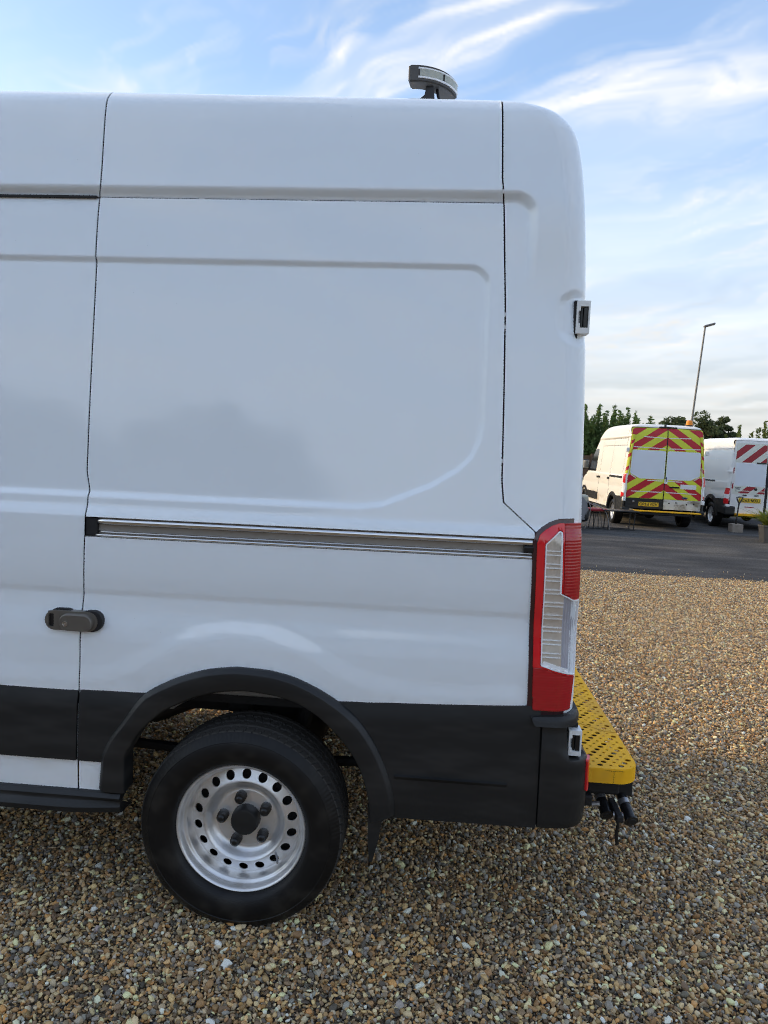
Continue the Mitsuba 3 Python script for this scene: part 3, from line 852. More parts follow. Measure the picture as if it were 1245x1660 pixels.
# underside: floor, chassis rails, axle, springs, tank
obj('floor_pan', cat([bx(-4.4, -.50, .10, WID-.10, .56, .60), bx(.50, 1.0, .12, WID-.12, .58, .62), bx(-.5, .5, .20, WID-.20, .70, .74)]), 'inner_dark', van)
obj('chassis_rail', cat([bx(-4.2, 1.05, .50, .58, .555, .66), bx(-4.2, 1.05, WID-.58, WID-.50, .555, .66)]), 'inner_dark', van)
obj('bump_stop', bx(-.16, -.06, .36, .50, .60, .70, .02), 'inner_dark', van)
obj('floor_seam', bx(-.34, .30, .18, .20, .735, .765, .006), 'galvanised', van)
sx = np.linspace(-.72, .78, 24)
for yy in (.44, WID-.44):
    obj('leaf_spring', cat([tube(np.stack([sx, np.full(24, yy), .405+.03*((sx-.03)/.75)**2+.0*sx], -1), .020, 8), bx(-.06, .06, yy-.05, yy+.05, .30, .44, .01)]), 'inner_dark', van)
obj('rear_axle', cat([tube([(0, .10, .335), (0, WID-.10, .335)], .045, 14), trimesh.creation.icosphere(2, .15).apply_scale([1, 1, .95]).apply_translation([0, 1.03, .335])]), 'inner_dark', van)
obj('shock_absorber', tube([(.16, .38, .66), (.08, .36, .36)], .03, 10), 'inner_dark', van)
obj('spare_wheel', lathe([(0, 0), (.30, 0), (.33, .03), (.33, .17), (.30, .2), (0, .2)], 24, 'z').apply_translation([.62, 1.03, .30]), 'inner_dark', van)
mf = Polygon([(.425, .45), (.466, .45), (.474, .40), (.466, .34), (.447, .258), (.437, .256), (.430, .32)])
obj('fuel_tank', bx(-3.2, -.95, 1.05, 1.93, .24, .56, .05), 'inner_dark', van)
obj('exhaust', tube([(-2.5, .80, .40), (-.6, .80, .40), (-.25, .95, .52), (.3, .95, .52), (.7, .72, .40)], .035, 10), 'dark_metal', van)
obj('mud_flap', prism_xz(mf, .028, .26), 'black_plastic', van, smooth=False)
# wheels
W0 = XF[0]
XF[0] = np.eye(4)
w1 = wheel(van, 0, .334, .0, True)
for (cx, far) in ((0.0, 1), (-3.75, 0), (-3.75, 1)):
    wheel(van, cx, .336, WID if far else 0.0, False, sgn=-1 if far else 1)
XF[0] = W0
# rear step: perforated plates in a folded skirt
YS0, YS1, XS0, XS1, ZS = .195, WID-.195, 1.122, 1.343, .562
outline = Polygon([(XS0, YS0), (XS1, YS0), (XS1, YS1), (XS0, YS1)]).buffer(-.075).buffer(.075, quad_segs=10).union(sbox(XS0, YS0, XS0+.06, YS1))
outline = outline.union(sbox(XS0, YS0+.0, XS0+.05, YS1))
holes, k = [], 0
for j, yy in enumerate(np.arange(YS0+.030, YS1-.02, .0265)):
    for i, xx in enumerate(np.arange(XS0+.018+(.018 if j % 2 else 0), XS1-.012, .036)):
        big = (i+(j//2)) % 2 == 0
        holes.append(Point(xx, yy).buffer(.0105 if big else .0060, quad_segs=4 if big else 2))
hs = shapely.union_all(holes)
seam = LineString([(1.05, .74), (1.19, .625), (1.30, .535), (1.40, .525)]).buffer(.0022)
step = None
for g in sorted(outline.difference(seam).geoms, key=lambda q: q.bounds[1]):
    pl = g.buffer(-.0008).difference(hs.intersection(g.buffer(-.008)))
    mesh = extr(pl, .0025).apply_translation([0, 0, ZS-.0025])
    if step is None:
        step = obj('rear_step', mesh, 'yellow_coat', van, smooth=False)
    else:
        obj('tread_plate', mesh, 'yellow_coat', step, smooth=False)
sk = outline.difference(outline.buffer(-.004))
ed = A(shapely.segmentize(outline.exterior, .02).coords)[:-1]
nrm = np.roll(ed, -1, 0)-np.roll(ed, 1, 0); nrm = np.stack([nrm[:, 1], -nrm[:, 0]], -1); nrm /= np.linalg.norm(nrm, axis=1, keepdims=True)
if Polygon(ed).exterior.is_ccw is False:
    nrm = -nrm
rows = [np.column_stack([ed-nrm*.003, np.full(len(ed), ZS-.0005)]), np.column_stack([ed-nrm*.0006, np.full(len(ed), ZS-.0016)]), np.column_stack([ed+nrm*.0006, np.full(len(ed), ZS-.005)]), np.column_stack([ed+nrm*.0006, np.full(len(ed), ZS-.052)]), np.column_stack([ed-nrm*.003, np.full(len(ed), ZS-.052)])]
obj('step_skirt', grid(np.stack(rows, 0), True), 'yellow_coat', step, smooth=40)
obj('skirt_joint', cat([bx(1.2535, 1.2545, YS0-.0012, YS0+.002, ZS-.050, ZS-.006), bx(1.225, 1.285, YS0-.0011, YS0+.002, ZS-.0075, ZS-.0065)]), 'inner_dark', step)
obj('step_frame', cat([bx(1.0, 1.30, .28, .36, .43, .505, .008), bx(1.0, 1.30, WID-.36, WID-.28, .43, .505, .008), bx(1.14, 1.31, .24, WID-.24, .492, .512)]), 'inner_dark', step)
# trailer sockets hanging under the step
for (x0, z0, y0) in ((1.245, .400, .34), (1.325, .395, .32)):
    d = A([.014, -.075, -.040])
    c = A([x0, y0, z0])
    tl = np.linspace(0, 1, 9)
    s = obj('trailer_socket', tube([c+d*t for t in (-.5, 0, .30, .32, .55, .57, .92, .95, 1.0)], A([.016, .017, .018, .021, .021, .020, .021, .025, .025]), 18), 'smooth_black', van, smooth=40)
    obj('socket_collar', tube([c+d*.02, c+d*.24], .0205, 16), 'tube_metal', s)
    obj('socket_face', tube([c+d*1.0, c+d*1.03], [.016, .013], 14), 'inner_dark', s)
obj('hitch_bracket', cat([bx(1.16, 1.36, .33, .36, .405, .48, .006), bx(1.275, 1.300, .20, .34, .368, .392, .006), bx(1.17, 1.20, .24, .34, .40, .44, .008)]), 'inner_dark', van)
obj('bracket_bolt', cat([tube([(1.272, .238, .378), (1.305, .232, .382)], .011, 12), tube([(1.200, .25, .405), (1.225, .245, .412)], .009, 10)]), 'tube_metal', van)
obj('hanging_strap', tube(bezier([(1.283, .24, .372), (1.290, .232, .345), (1.287, .236, .315), (1.294, .24, .272)], 12), [.006]*8+[.0065]*4, 8), 'smooth_black', van)
# area lamp on its roof bracket
def lamp_pod():
    c = A([.452, .556]); ro = .157
    a0, a1 = math.radians(-97), math.radians(-8)
    an = np.linspace(a0, a1, 22)
    return c, ro, an
lc_, ro, an = lamp_pod()
arc = np.stack([lc_[0]+ro*np.cos(an), lc_[1]+ro*np.sin(an)], -1)
inn = np.stack([lc_[0]+(ro-.060)*np.cos(an[::-1]), lc_[1]+(ro-.060)*np.sin(an[::-1])], -1)
pod = Polygon(np.vstack([arc, inn])).buffer(-.006).buffer(.006)
XFs = XF[0]
tilt = np.eye(4); ca = math.radians(0)
XF[0] = XFs
zb_, zt_ = 2.916, 2.974
body = cat([extr(pod, zt_-zb_-.012).apply_translation([0, 0, zb_+.006]), extr(pod.buffer(-.006), .008).apply_translation([0, 0, zb_]), extr(pod.buffer(-.006), .008).apply_translation([0, 0, zt_-.008])])
rl = obj('roof_lamp', body, 'lamp_housing', van, smooth=25)
for a, bq in ((-82, -50), (-47, -14)):
    t = np.radians(np.linspace(a, bq, 10))
    P = np.stack([np.stack([lc_[0]+(ro+o)*np.cos(t), lc_[1]+(ro+o)*np.sin(t), np.full(10, zz)], -1) for o, zz in ((-.002, zb_+.016), (.0035, zb_+.018), (.0035, zt_-.016), (-.002, zt_-.014))], 0)
    obj('lamp_lens', grid(P), 'lamp_lens', rl)
t = np.radians(np.linspace(-84, -12, 20))
P = [np.stack([np.stack([lc_[0]+(ro+o)*np.cos(t), lc_[1]+(ro+o)*np.sin(t), np.full(20, zz)], -1) for o, zz in ((0, z0), (.005, z0), (.005, z0+.004), (0, z0+.004))], 0) for z0 in (zb_+.0125, zt_-.0160)]
obj('lens_frame', cat([grid(q) for q in P]), 'rib_white', rl)
obj('lamp_bracket', cat([prism_xz(Polygon([(.450, 2.74), (.530, 2.74), (.530, 2.860), (.522, 2.922), (.498, 2.922), (.492, 2.885), (.450, 2.852)]), .43, .475)]), 'dark_metal', rl, smooth=False)
obj('lamp_cable', tube(bezier([(.535, .46, 2.925), (.540, .45, 2.89), (.552, .44, 2.86), (.58, .42, 2.81)], 12), .005, 8), 'smooth_black', rl)
XF[0] = np.eye(4)
# ------------------------------------------------------------------ ground
XF[0] = np.eye(4)
def plane(name, poly, z, mat, label, cell=None):
    m = extr(poly, .001); v, f = trimesh.creation.triangulate_polygon(poly, engine='earcut')
    k = obj(name, tri((np.column_stack([v, np.full(len(v), z)]), f)), mat, smooth=False)
    return tag(k, label, None, None, 'structure')
plane('ground', sbox(-900, -900, 900, 900).difference(sbox(-40, -30, 40, 30)).buffer(0), -.03, 'soil', 'bare soil and rough ground stretching away beyond the yard')
GY = 8.42
plane('gravel_bed', sbox(-40, -30, 40, GY+.1), -.012, 'gravel_bed', 'bed of small brown and grey stones under the loose gravel')
ex = np.arange(-40, 40.1, .25)
ey = GY+.05*np.sin(ex*1.3)+.03*np.sin(ex*4.1+1)
plane('asphalt_yard', Polygon(list(zip(ex, ey))+[(40, 23.2), (-40, 23.2)]), 0.0, 'asphalt', 'dark grey asphalt yard between the gravel and the parked vans')
plane('verge', sbox(-40, 23.1, 40, 30.1), -.006, 'soil', 'strip of bare light soil along the foot of the fence')

PAL = A([(.40, .30, .17), (.50, .42, .29), (.24, .155, .085), (.20, .205, .225), (.085, .08, .078), (.36, .21, .085), (.60, .56, .48), (.30, .255, .20), (.155, .115, .085), (.28, .27, .27)])
PW = A([.19, .12, .16, .10, .10, .055, .055, .13, .11, .05]); PW = PW/PW.sum()
ICO = trimesh.creation.icosphere(0); ICO1 = trimesh.creation.icosphere(1)


def stones(L, layers, base, seed, split=1):
    g = np.random.default_rng(seed)
    Vs, Fs, Cs, n = [], [], [], 0
    for sp, zc, zj, smin, smax in layers:
        k = int(L/sp)
        gx, gy = np.meshgrid((np.arange(k)+.5)*L/k, (np.arange(k)+.5)*L/k)
        N = k*k
        c = np.stack([gx.ravel(), gy.ravel()], -1)+g.uniform(-.5, .5, (N, 2))*sp*1.1
        size = smin+(smax-smin)*g.random(N)**2.2
        ax = np.stack([size*g.uniform(.75, 1.35, N), size*g.uniform(.6, 1.0, N), size*g.uniform(.30, .70, N)], -1)
        v = base.vertices[None]*(1+g.uniform(-.26, .26, (N, len(base.vertices), 1)))*ax[:, None]
        e = np.stack([g.uniform(0, 2*np.pi, N), g.normal(0, .56, N), g.normal(0, .56, N)], -1)
        R = Rotation.from_euler('zyx', e).as_matrix()
        v = np.einsum('nij,nkj->nki', R, v)+np.column_stack([c, zc+g.uniform(-zj, zj, N)])[:, None]
        col = PAL[g.choice(len(PAL), N, p=PW)]*A([1.66, 1.47, 1.10])*g.uniform(.58, 1.34, (N, 1))*g.normal(1, .022, (N, 3))
        col = col*.95+col.mean(1, keepdims=True)*.05
        col = np.repeat(np.clip(col, .03, .8)[:, None], len(base.vertices), 1)
        h = int(N*.55)*split; nb = len(base.vertices); o = g.permutation(N); v, col = v[o], col[o]
        Vs.append(v[h:].reshape(-1, 3)); Cs.append(col[h:].reshape(-1, 3))
        Fs.append((base.faces[None]+(np.arange(N-h)*nb)[:, None, None]+n).reshape(-1, 3)); n += (N-h)*nb
        if h:      # sharp-edged flints: every facet has corners of its own
            vv = v[:h][:, base.faces.ravel()].reshape(-1, 3); Vs.append(vv); Cs.append(col[:h][:, base.faces.ravel()].reshape(-1, 3))
            Fs.append(np.arange(len(vv)).reshape(-1, 3)+n); n += len(vv)
    return np.vstack(Vs), np.vstack(Fs), np.vstack(Cs)


def gravel_patch(key, L, layers, base, seed):
    v, f, c = stones(L, layers, base, seed)
    m = trimesh.Trimesh(v, f, process=False)
    scene[key] = {'type': 'shapegroup', 'stones': mikit.ply(m, 'mat_pebble', smooth=True, color=c)}


LF, LC = .60, .97
for i in range(3):
    gravel_patch(f'fine_patch_{i}', LF, [(.0105, -.007, .004, .0045, .009), (.0145, .0005, .005, .0055, .0125), (.036, .006, .004, .0075, .0160), (.20, .008, .003, .013, .019)], ICO, 100+i)
    gravel_patch(f'far_patch_{i}', LC, [(.0145, -.003, .005, .0065, .012), (.026, .002, .005, .008, .0145)], ICO, 200+i)


def frustum_seen(x0, y0, L, m):
    q = A([(x0, y0), (x0+L, y0), (x0, y0+L), (x0+L, y0+L), (x0+L/2, y0+L/2)])
    d = np.column_stack([q, np.zeros(5)])-CAM
    z = d@_f
    rt = _rt*math.cos(_r)+_up*math.sin(_r)
    px = (d@rt)/np.maximum(z, .05)*1149+622.5; py = 830-(d@_u2)/np.maximum(z, .05)*1149
    ok = (z > .2)
    return ok.any() and px[ok].max() > -m and px[ok].min() < 1245+m and py[ok].min() < 1660+m


n_in = 0
def add_gravel(prefix, L, x, y):
    global n_in
    n_in += 1
    k = rng.integers(0, 3); r = rng.integers(0, 4)
    M4 = T().translate([x+L/2, y+L/2, 0]).rotate([0, 0, 1], 90*int(r)).translate([-L/2, -L/2, 0])
    scene[f'gravel__{n_in:03d}'] = {'type': 'instance', 'shape': {'type': 'ref', 'id': f'{prefix}_{k}'}, 'to_world': M4}


YN = -1.8+LF*9
for y in np.arange(-1.8, YN-.01, LF):
    for x in np.arange(-3.0, 4.2, LF):
        if y+LF > .0-.6 and frustum_seen(x, y, LF, 330) or (y < 0 and frustum_seen(x, y, LF, 330)):
            if not (y > 2.3 and x+LF < .2):
                add_gravel('fine_patch', LF, x, y)
for y in np.arange(YN, GY-.2, LC):
    for x in np.arange(-.6, 9, LC):
        if frustum_seen(x, y, LC, 260):
            add_gravel('far_patch', LC, x, y)
# ragged edge of stones spilling onto the asphalt
g_ = np.random.default_rng(5); Nn = 2600
xs_ = g_.uniform(0, 8, Nn); yl = np.interp(xs_, ex, ey); last = YN+LC*math.ceil((GY-.5-YN)/LC)
tag('gravel', 'loose mixed gravel of tan, brown and grey stones covering the yard around the van', None, None, 'stuff')
v, f, c = stones(1.0, [(.0195, 0, .004, .006, .011)], ICO, 300, 0)
cen = v.reshape(-1, 12, 3).mean(1)
N = len(cen)
nx_ = g_.uniform(1.0, 7.5, N); ny_ = np.interp(nx_, ex, ey)+np.abs(g_.normal(0, .07, N))*np.where(g_.random(N) < .12, 6, 1)-.03
v = (v.reshape(-1, 12, 3)-cen[:, None]+np.column_stack([nx_, ny_, np.full(N, .005)])[:, None]).reshape(-1, 3)
scene['gravel__stray'] = mikit.ply(trimesh.Trimesh(v, f, process=False), 'mat_pebble', smooth=True, color=c)

# ------------------------------------------------------------------ vans parked across the yard
def place(x, y, rot=-90.0):
    a = math.radians(rot); m = np.eye(4)
    m[:2, :2] = [[math.cos(a), -math.sin(a)], [math.sin(a), math.cos(a)]]
    m[:2, 3] = [x, y]
    return m


def keep_far(c):
    rear_face = (c[:, 0] > .90) & (c[:, 1] > .13) & (c[:, 1] < WID-.13) & (c[:, 2] < 2.72)
    screen = (c[:, 0] < -2.62) & (c[:, 2] > 1.36) & (c[:, 2] < 2.42) & (c[:, 1] > .30) & (c[:, 1] < WID-.30) & (c[:, 0] < XFF(np.clip(c[:, 2], .4, 2.8))+.13)
    return ~(rear_face | screen)


def RY(y, z, o=0.0):
    """rear face: u = across, v = up"""
    y, z = np.broadcast_arrays(A(y, float), A(z, float))
    return np.stack([XRF(np.clip(z, .4, 2.7))+.004+o-.028*((y-1.03)/.95)**4, y, z], -1)


def slab(name, poly, mat, parent, off=.0, back=-.02, cell=.12, cv=.12, smooth=35):
    return obj(name, patch(poly, RY, off, back, cell, cv), mat, parent, smooth=smooth)


def stripes(poly, left, period, width, slope, phase):
    """sloping bands clipped to a polygon; left: rising towards the right"""
    out = []
    for k in range(-14, 15):
        z0 = phase+k*period
        s = 1 if left else -1
        band = Polygon([(-1, z0+s*slope*(-2.03)), (3, z0+s*slope*(1.97)), (3, z0+width+s*slope*1.97), (-1, z0+width+s*slope*(-2.03))])
        q = poly.intersection(band)
        out += [g for g in getattr(q, 'geoms', [q]) if g.geom_type == 'Polygon' and g.area > .0012]
    return out


def plate(parent, text, y0, z0, w=.52, h=.111):
    p = slab('number_plate', rpoly([(y0, z0), (y0+w, z0), (y0+w, z0+h), (y0, z0+h)], .008), 'plate_yellow', parent, .024, .0, .3, .2)
    t = meshkit.text_mesh(text, .075, .002, bold=True)
    t.apply_scale([(w*.90)/t.extents[0], 1, 1])
    t.apply_translation([y0+w*.05-t.bounds[0][0], z0+(h-.075)/2-0.0, 0])
    v = t.vertices.copy()
    t.vertices = np.stack([float(XRF(max(z0, .4)))+.0285+v[:, 2]*.6, v[:, 0], v[:, 1]], -1)
    obj('plate_lettering', t, 'plate_ink', p, smooth=False)
    return p


def far_sides(v, paint, seams, arch=True):
    for sgn in (0, 1):
        fx = mirror_y if sgn else (lambda m: m)
        low = sbox(-1.84, .44, .99, .80)
        arch_c = Point(0, .34).buffer(.47)
        obj('lower_side', fx(patch(low.difference(arch_c), lambda u, z, o: SURF(u, z, o, False), 0, -.02, .1, .06)), paint, v)
        rear_cl = Polygon([(.48, .44), (1.095, .44), (1.095, .835), (.32, .81)]).difference(Point(0, .34).buffer(.5))
        obj('cladding_panel', fx(patch(rear_cl, lambda u, z, o: SURF(u, z, o, False), .014, -.01, .02, .06)), 'black_plastic', v)
        n = 30; an = np.linspace(-.05, np.pi+.05, n)
        ar = grid(np.stack([np.stack([r*np.cos(an), np.full(n, yy), .36+r*np.sin(an)*.98], -1) for r, yy in ((.555, .02), (.55, -.014), (.455, -.018), (.445, .06))], 0))
        obj('wheel_arch_trim', fx(ar), 'black_plastic', v)
        obj('sill', fx(bx(-4.2, -.50, .03, .10, .36, .45, .01)), 'black_plastic', v)
        for x0, x1, z0, z1 in seams:
            if not sgn:
                ln = LineString([(x0, z0), (x1, z1)]).buffer(.006, cap_style=2)
                obj('door_seam', patch(ln, lambda u, z, o: SURF(u, z, o, False), .0015, -.003, .1, .1), 'inner_dark', v, smooth=False)


def under(v):
    obj('floor_pan', cat([bx(-4.4, 1.0, .12, WID-.12, .56, .62)]), 'inner_dark', v)
    obj('rear_axle', cat([tube([(0, .10, .335), (0, WID-.10, .335)], .045, 10), trimesh.creation.icosphere(1, .15).apply_translation([0, 1.03, .335])]), 'inner_dark', v)
    obj('chassis_rail', cat([bx(-4.2, 1.05, .50, .58, .45, .58), bx(-4.2, 1.05, WID-.58, WID-.50, .45, .58), bx(.3, .9, .75, 1.3, .34, .52, .03)]), 'inner_dark', v)
    for cx, far in ((0, 0), (0, 1), (-3.75, 0), (-3.75, 1)):
        wheel(v, cx, .336, WID-.02 if far else .02, False, sgn=-1 if far else 1)


# --- the van with yellow and red chevrons
cv = thing('panel_van', 'white van with red and yellow chevron rear doors and an orange roof beacon', 'van')
XF[0] = place(5.31, 16.40+1.112)@np.diag([1, 1, .955, 1])
obj('body_shell', shell(keep=keep_far), 'sunlit_paint', cv, smooth=30)
front_end(cv, 'sunlit_paint', True)
far_sides(cv, 'sunlit_paint', [(-.55, -.55, .45, 2.40), (-1.85, -1.85, .45, 2.40), (-1.85, .75, 2.405, 2.405), (-1.85, .75, 2.21, 2.21), (.79, .79, 1.45, 2.7)])
obj('door_rail', patch(sbox(-.54, 1.30, .91, 1.36), lambda u, z, o: SURF(u, z, o, False), .003, -.01, .1, .1), 'dark_metal', cv)
for hx in (-.62, -1.74, -1.96):
    obj('door_handle', patch(rpoly([(hx-.07, 1.23), (hx+.07, 1.23), (hx+.07, 1.29), (hx-.07, 1.29)], .02), lambda u, z, o: SURF(u, z, o, False), .03, -.002, .05, .05), 'black_plastic', cv)
under(cv)
# rear doors with chevrons, glass covered in grey film
WINL = rpoly([(.18, 2.09), (1.010, 2.09), (1.010, 1.33), (.40, 1.33), (.155, 1.46)], .05)
WINR = affinity.scale(WINL, -1, 1, origin=(1.03, 0))
DOORL = rpoly([(.085, .80), (1.0265, .80), (1.0265, 2.70), (.16, 2.68), (.105, 2.2)], .03)
DOORR = affinity.scale(DOORL, -1, 1, origin=(1.03, 0))
BLK = sbox(0, .3, 3, .80)
for k, (D, W) in enumerate(((DOORL, WINL), (DOORR, WINR))):
    d = slab('rear_door', D, 'chevron_yellow', cv, 0, -.03)
    slab('door_window', W, 'vinyl_grey', d, .004, -.005, .1, .1)
    field = D.buffer(-.006).difference(W.buffer(.012))
    if k:
        patchw = sbox(1.43, 1.10, 1.83, 1.22)
        field = field.difference(patchw)
        slab('white_patch', patchw, 'plain_white', d, .003, -.003)
    for q in stripes(field, k == 0, .402, .205, .73, 1.05-.73*0):
        slab('red_stripe', q.buffer(-.0005), 'chevron_red', d, .0025, -.002, .12, .12)
    sx_ = 1 if k == 0 else -1
    wl = lambda y: 1.03-sx_*(1.03-y)
    # pressed feature lines picked out where the film stops
    for (ya, za, yb, zb2) in ((.45, 2.45, .99, 2.43), (.20, 2.17, .98, 2.15), (.18, 1.42, .30, 1.34), (.60, 1.285, .98, 1.29), (.22, .98, .98, .985)):
        slab('pressed_line', LineString([(wl(ya), za), (wl(yb), zb2)]).buffer(.010, cap_style=1), 'plain_white', d, .0035, -.003, .2, .2)
slab('door_gap', sbox(1.019, .52, 1.041, 2.70), 'inner_dark', cv, .006, -.03)
dl = slab('lower_door_panel', rpoly([(.085, .53), (1.018, .53), (1.018, .795), (.085, .795)], .02), 'black_plastic', cv, .012, -.03)
slab('lower_door_panel', rpoly([(1.042, .53), (1.975, .53), (1.975, .795), (1.042, .795)], .02), 'grime_paint', cv, .006, -.03)
for (yy, zz) in ((1.18, .70), (1.36, .72), (1.62, .69), (1.80, .71)):
    slab('clip_hole', Point(yy, zz).buffer(.022), 'inner_dark', cv, .008, 0)
plate(dl, 'CP16 RZK', .42, .590, .50)
obj('plate_lamp', bx(1.085, 1.11, .26, .31, .68, .73, .01), 'tube_metal', dl)
slab('door_handle', rpoly([(1.16, 1.115), (1.40, 1.115), (1.40, 1.15), (1.16, 1.15)], .008), 'smooth_black', cv, .03, 0)
slab('door_lock', rpoly([(1.02, 1.22), (1.10, 1.22), (1.10, 1.34), (1.02, 1.34)], .02), 'plain_white', cv, .02, 0)
slab('lock_lever', sbox(1.052, 1.28, 1.072, 1.40), 'badge_blue', cv, .026, .01)
bd = slab('oval_badge', affinity.scale(Point(1.56, .86).buffer(1.0), .075, .030), 'badge_blue', cv, .01, 0, .05, .05)
slab('badge_ring', affinity.scale(Point(1.56, .86).buffer(1.0), .066, .024).difference(affinity.scale(Point(1.56, .86).buffer(1.0), .058, .018)), 'tube_metal', bd, .012, .008, .05, .05)
slab('brake_light', rpoly([(.80, 2.70), (1.26, 2.70), (1.24, 2.735), (.82, 2.735)], .01), 'smooth_black', cv, .03, -.05)
for s_ in (0, 1):
    fx = mirror_y if s_ else (lambda m: m)
    tl = obj('tail_light', fx(patch(LO, lambda u, z, o: LS(u, z, o), .004, -.03, .03, .05)), 'red_lens', cv)
    obj('clear_lens', fx(patch(CLEAR.buffer(.012), lambda u, z, o: LS(u, z, o), .010, 0, .02, .06)), 'rib_white', tl)
    for zz in (2.02, .70):
        obj('door_hinge', fx(bx(1.035, 1.125, .005, .085, zz, zz+.115, .02)), 'plain_white', cv)
    side_strip = [Polygon([(1.015, z), (1.10, z+.06), (1.10, z+.16), (1.015, z+.10)]) for z in (1.50, 1.86, 2.22)]
    obj('side_strip', fx(patch(Polygon([(1.015, 1.45), (1.10, 1.45), (1.10, 2.5), (1.02, 2.5)]), lambda u, z, o: SURF(u, z, o, False), .003, -.002, .02, .1)), 'chevron_yellow', cv)
    for q in side_strip:
        obj('red_stripe', fx(patch(q, lambda u, z, o: SURF(u, z, o, False), .005, -.002, .02, .1)), 'chevron_red', cv)
    obj('rear_bumper', fx(bx(.98, 1.13, -.012, .20, .42, .53, .03)), 'black_plastic', cv)
st = obj('rear_step', bx(1.09, 1.33, .28, WID-.14, .455, .485, .008), 'yellow_coat', cv)
obj('step_frame', bx(1.0, 1.28, .45, WID-.4, .38, .452, .01), 'inner_dark', st)
be = obj('beacon', lathe([(0, .135), (.055, .13), (.075, .11), (.082, .06), (.082, .0), (.0, .0)], 20, 'z').apply_translation([.62, 1.67, 2.83]), 'orange_dome', cv)
obj('beacon_base', lathe([(0, .0), (.09, .0), (.09, -.06), (0, -.06)], 16, 'z').apply_translation([.62, 1.67, 2.83]), 'dark_metal', be)
obj('roof_aerial', lathe([(0, .09), (.03, .07), (.035, 0), (0, 0)], 12, 'z').apply_translation([.92, .98, 2.72]), 'smooth_black', cv)

# --- the lower white van with red and white chevrons
lv = thing('panel_van', 'white van with dark red and cream striped rear doors behind the upright spade', 'van')
ks = 2.46/2.76
XF[0] = place(8.27, 17.40+1.08)@np.diag([1, 1, 1.0, 1])
zmap = lambda z: np.where(z < .8, z, .8+(z-.8)*(2.47-.8)/(2.78-.8))
_sh = shell(keep=lambda c: ~((c[:, 0] > .90) & (c[:, 1] > .13) & (c[:, 1] < WID-.13) & (c[:, 2] < 2.72)))
_v = _sh.vertices.copy(); _v[:, 2] = zmap(_v[:, 2]); _sh.vertices = _v
obj('body_shell', _sh, 'plain_white', lv, smooth=30)
far_sides(lv, 'plain_white', [])
under(lv)
Z2 = 2.36
def lside(name, poly, mat, parent, o=.003, b_=-.003):
    m = patch(poly, lambda u, z, off: SURF(u, z, off, False), o, b_, .1, .1); q = m.vertices.copy(); q[:, 2] = zmap(q[:, 2]); m.vertices = q
    return obj(name, m, mat, parent)
lside('door_rail', sbox(-1.9, 1.345, .16, 1.40), 'dark_metal', lv, .006)
lside('body_seam', sbox(-1.9, 2.420, .90, 2.435), 'vinyl_grey', lv)
lside('body_seam', sbox(-1.9, 2.100, .70, 2.112), 'vinyl_grey', lv)
def RL(y, z, o=0.0):
    y, z = np.broadcast_arrays(A(y, float), A(z, float))
    zi = np.where(z < .8, z, .8+(z-.8)*(2.78-.8)/(2.47-.8))
    return np.stack([XRF(np.clip(zi, .4, 2.62))+.004+o-.028*((y-1.03)/.95)**4, y, z], -1)
def lslab(name, poly, mat, parent, off=0.0, back=-.02, cell=.15):
    return obj(name, patch(poly, RL, off, back, cell, cell), mat, parent)
LD = rpoly([(.12, .42), (.985, .42), (.985, 2.40), (.16, 2.40), (.12, 1.8)], .03)
for k in (0, 1):
    D = LD if k == 0 else affinity.scale(LD, -1, 1, origin=(1.02, 0))
    d = lslab('rear_door', D, 'plain_white', lv)
    s = lambda p: p if k == 0 else affinity.scale(p, -1, 1, origin=(1.02, 0))
    lslab('door_window', s(sbox(.20, 1.20, .965, 1.80)), 'vinyl_grey', d, .005)
    lslab('upper_band', s(Polygon([(.17, 1.815), (.975, 1.815), (.975, 2.36), (.19, 2.36)])), 'chevron_white', d, .002)
    lslab('lower_band', s(sbox(.14, .96, .975, 1.185)), 'chevron_white', d, .002)
    for fld in (Polygon([(.175, 1.82), (.97, 1.82), (.97, 2.30), (.21, 2.30)]), sbox(.30, 1.0, .975, 1.18)):
        for q in stripes(s(fld), k == 0, .40, .21, .86, 2.09-.4*3+.40*.31):
            lslab('red_stripe', q, 'chevron_dark_red', d, .005, 0)
    lslab('pressed_line', s(sbox(.25, 1.055, .97, 1.07)), 'chevron_white', d, .007, 0)
    for zz in (1.62, 1.20):
        lslab('pillar_mark', s(Polygon([(.135, zz-.11), (.165, zz-.08), (.165, zz+.07), (.135, zz+.03)])), 'chevron_dark_red', d, .006, 0)
    if k == 0:
        lslab('door_handle', rpoly([(.70, 1.085), (.78, 1.085), (.78, 1.15), (.70, 1.15)], .03), 'smooth_black', d, .02, 0)
        lslab('latch_bar', sbox(.72, 1.80, .96, 1.835), 'smooth_black', d, .02, 0)
        for (a, b2, c2) in ((.30, .62, .022), (.32, .56, .03)):
            pass
        pp = lslab('number_plate', sbox(.33, .755, .89, .875), 'plate_yellow', d, .02, 0)
        t = meshkit.text_mesh('LC63 MXU', .078, .002, bold=True); t.apply_scale([.52/t.extents[0], 1, 1])
        t.apply_translation([.35-t.bounds[0][0], .776, 0]); v = t.vertices.copy()
        t.vertices = RL(v[:, 0], v[:, 1], .0212)+np.stack([v[:, 2]*.6, 0*v[:, 2], 0*v[:, 2]], -1)
        obj('plate_lettering', t, 'plate_ink', pp, smooth=False)
        for yy in (.42, .72):
            lslab('plate_lamp', sbox(yy, .935, yy+.10, .965), 'smooth_black', d, .02, 0)
        lslab('reflector_strip', sbox(.50, .625, .74, .645), 'chevron_dark_red', d, .008, 0)
        for (zz, ww, hh) in ((1.135, .14, .018), (1.095, .12, .026), (1.045, .14, .014)):
            lslab('sticker', sbox(.22, zz, .22+ww, zz+hh), 'pot_grey', d, .004, 0)
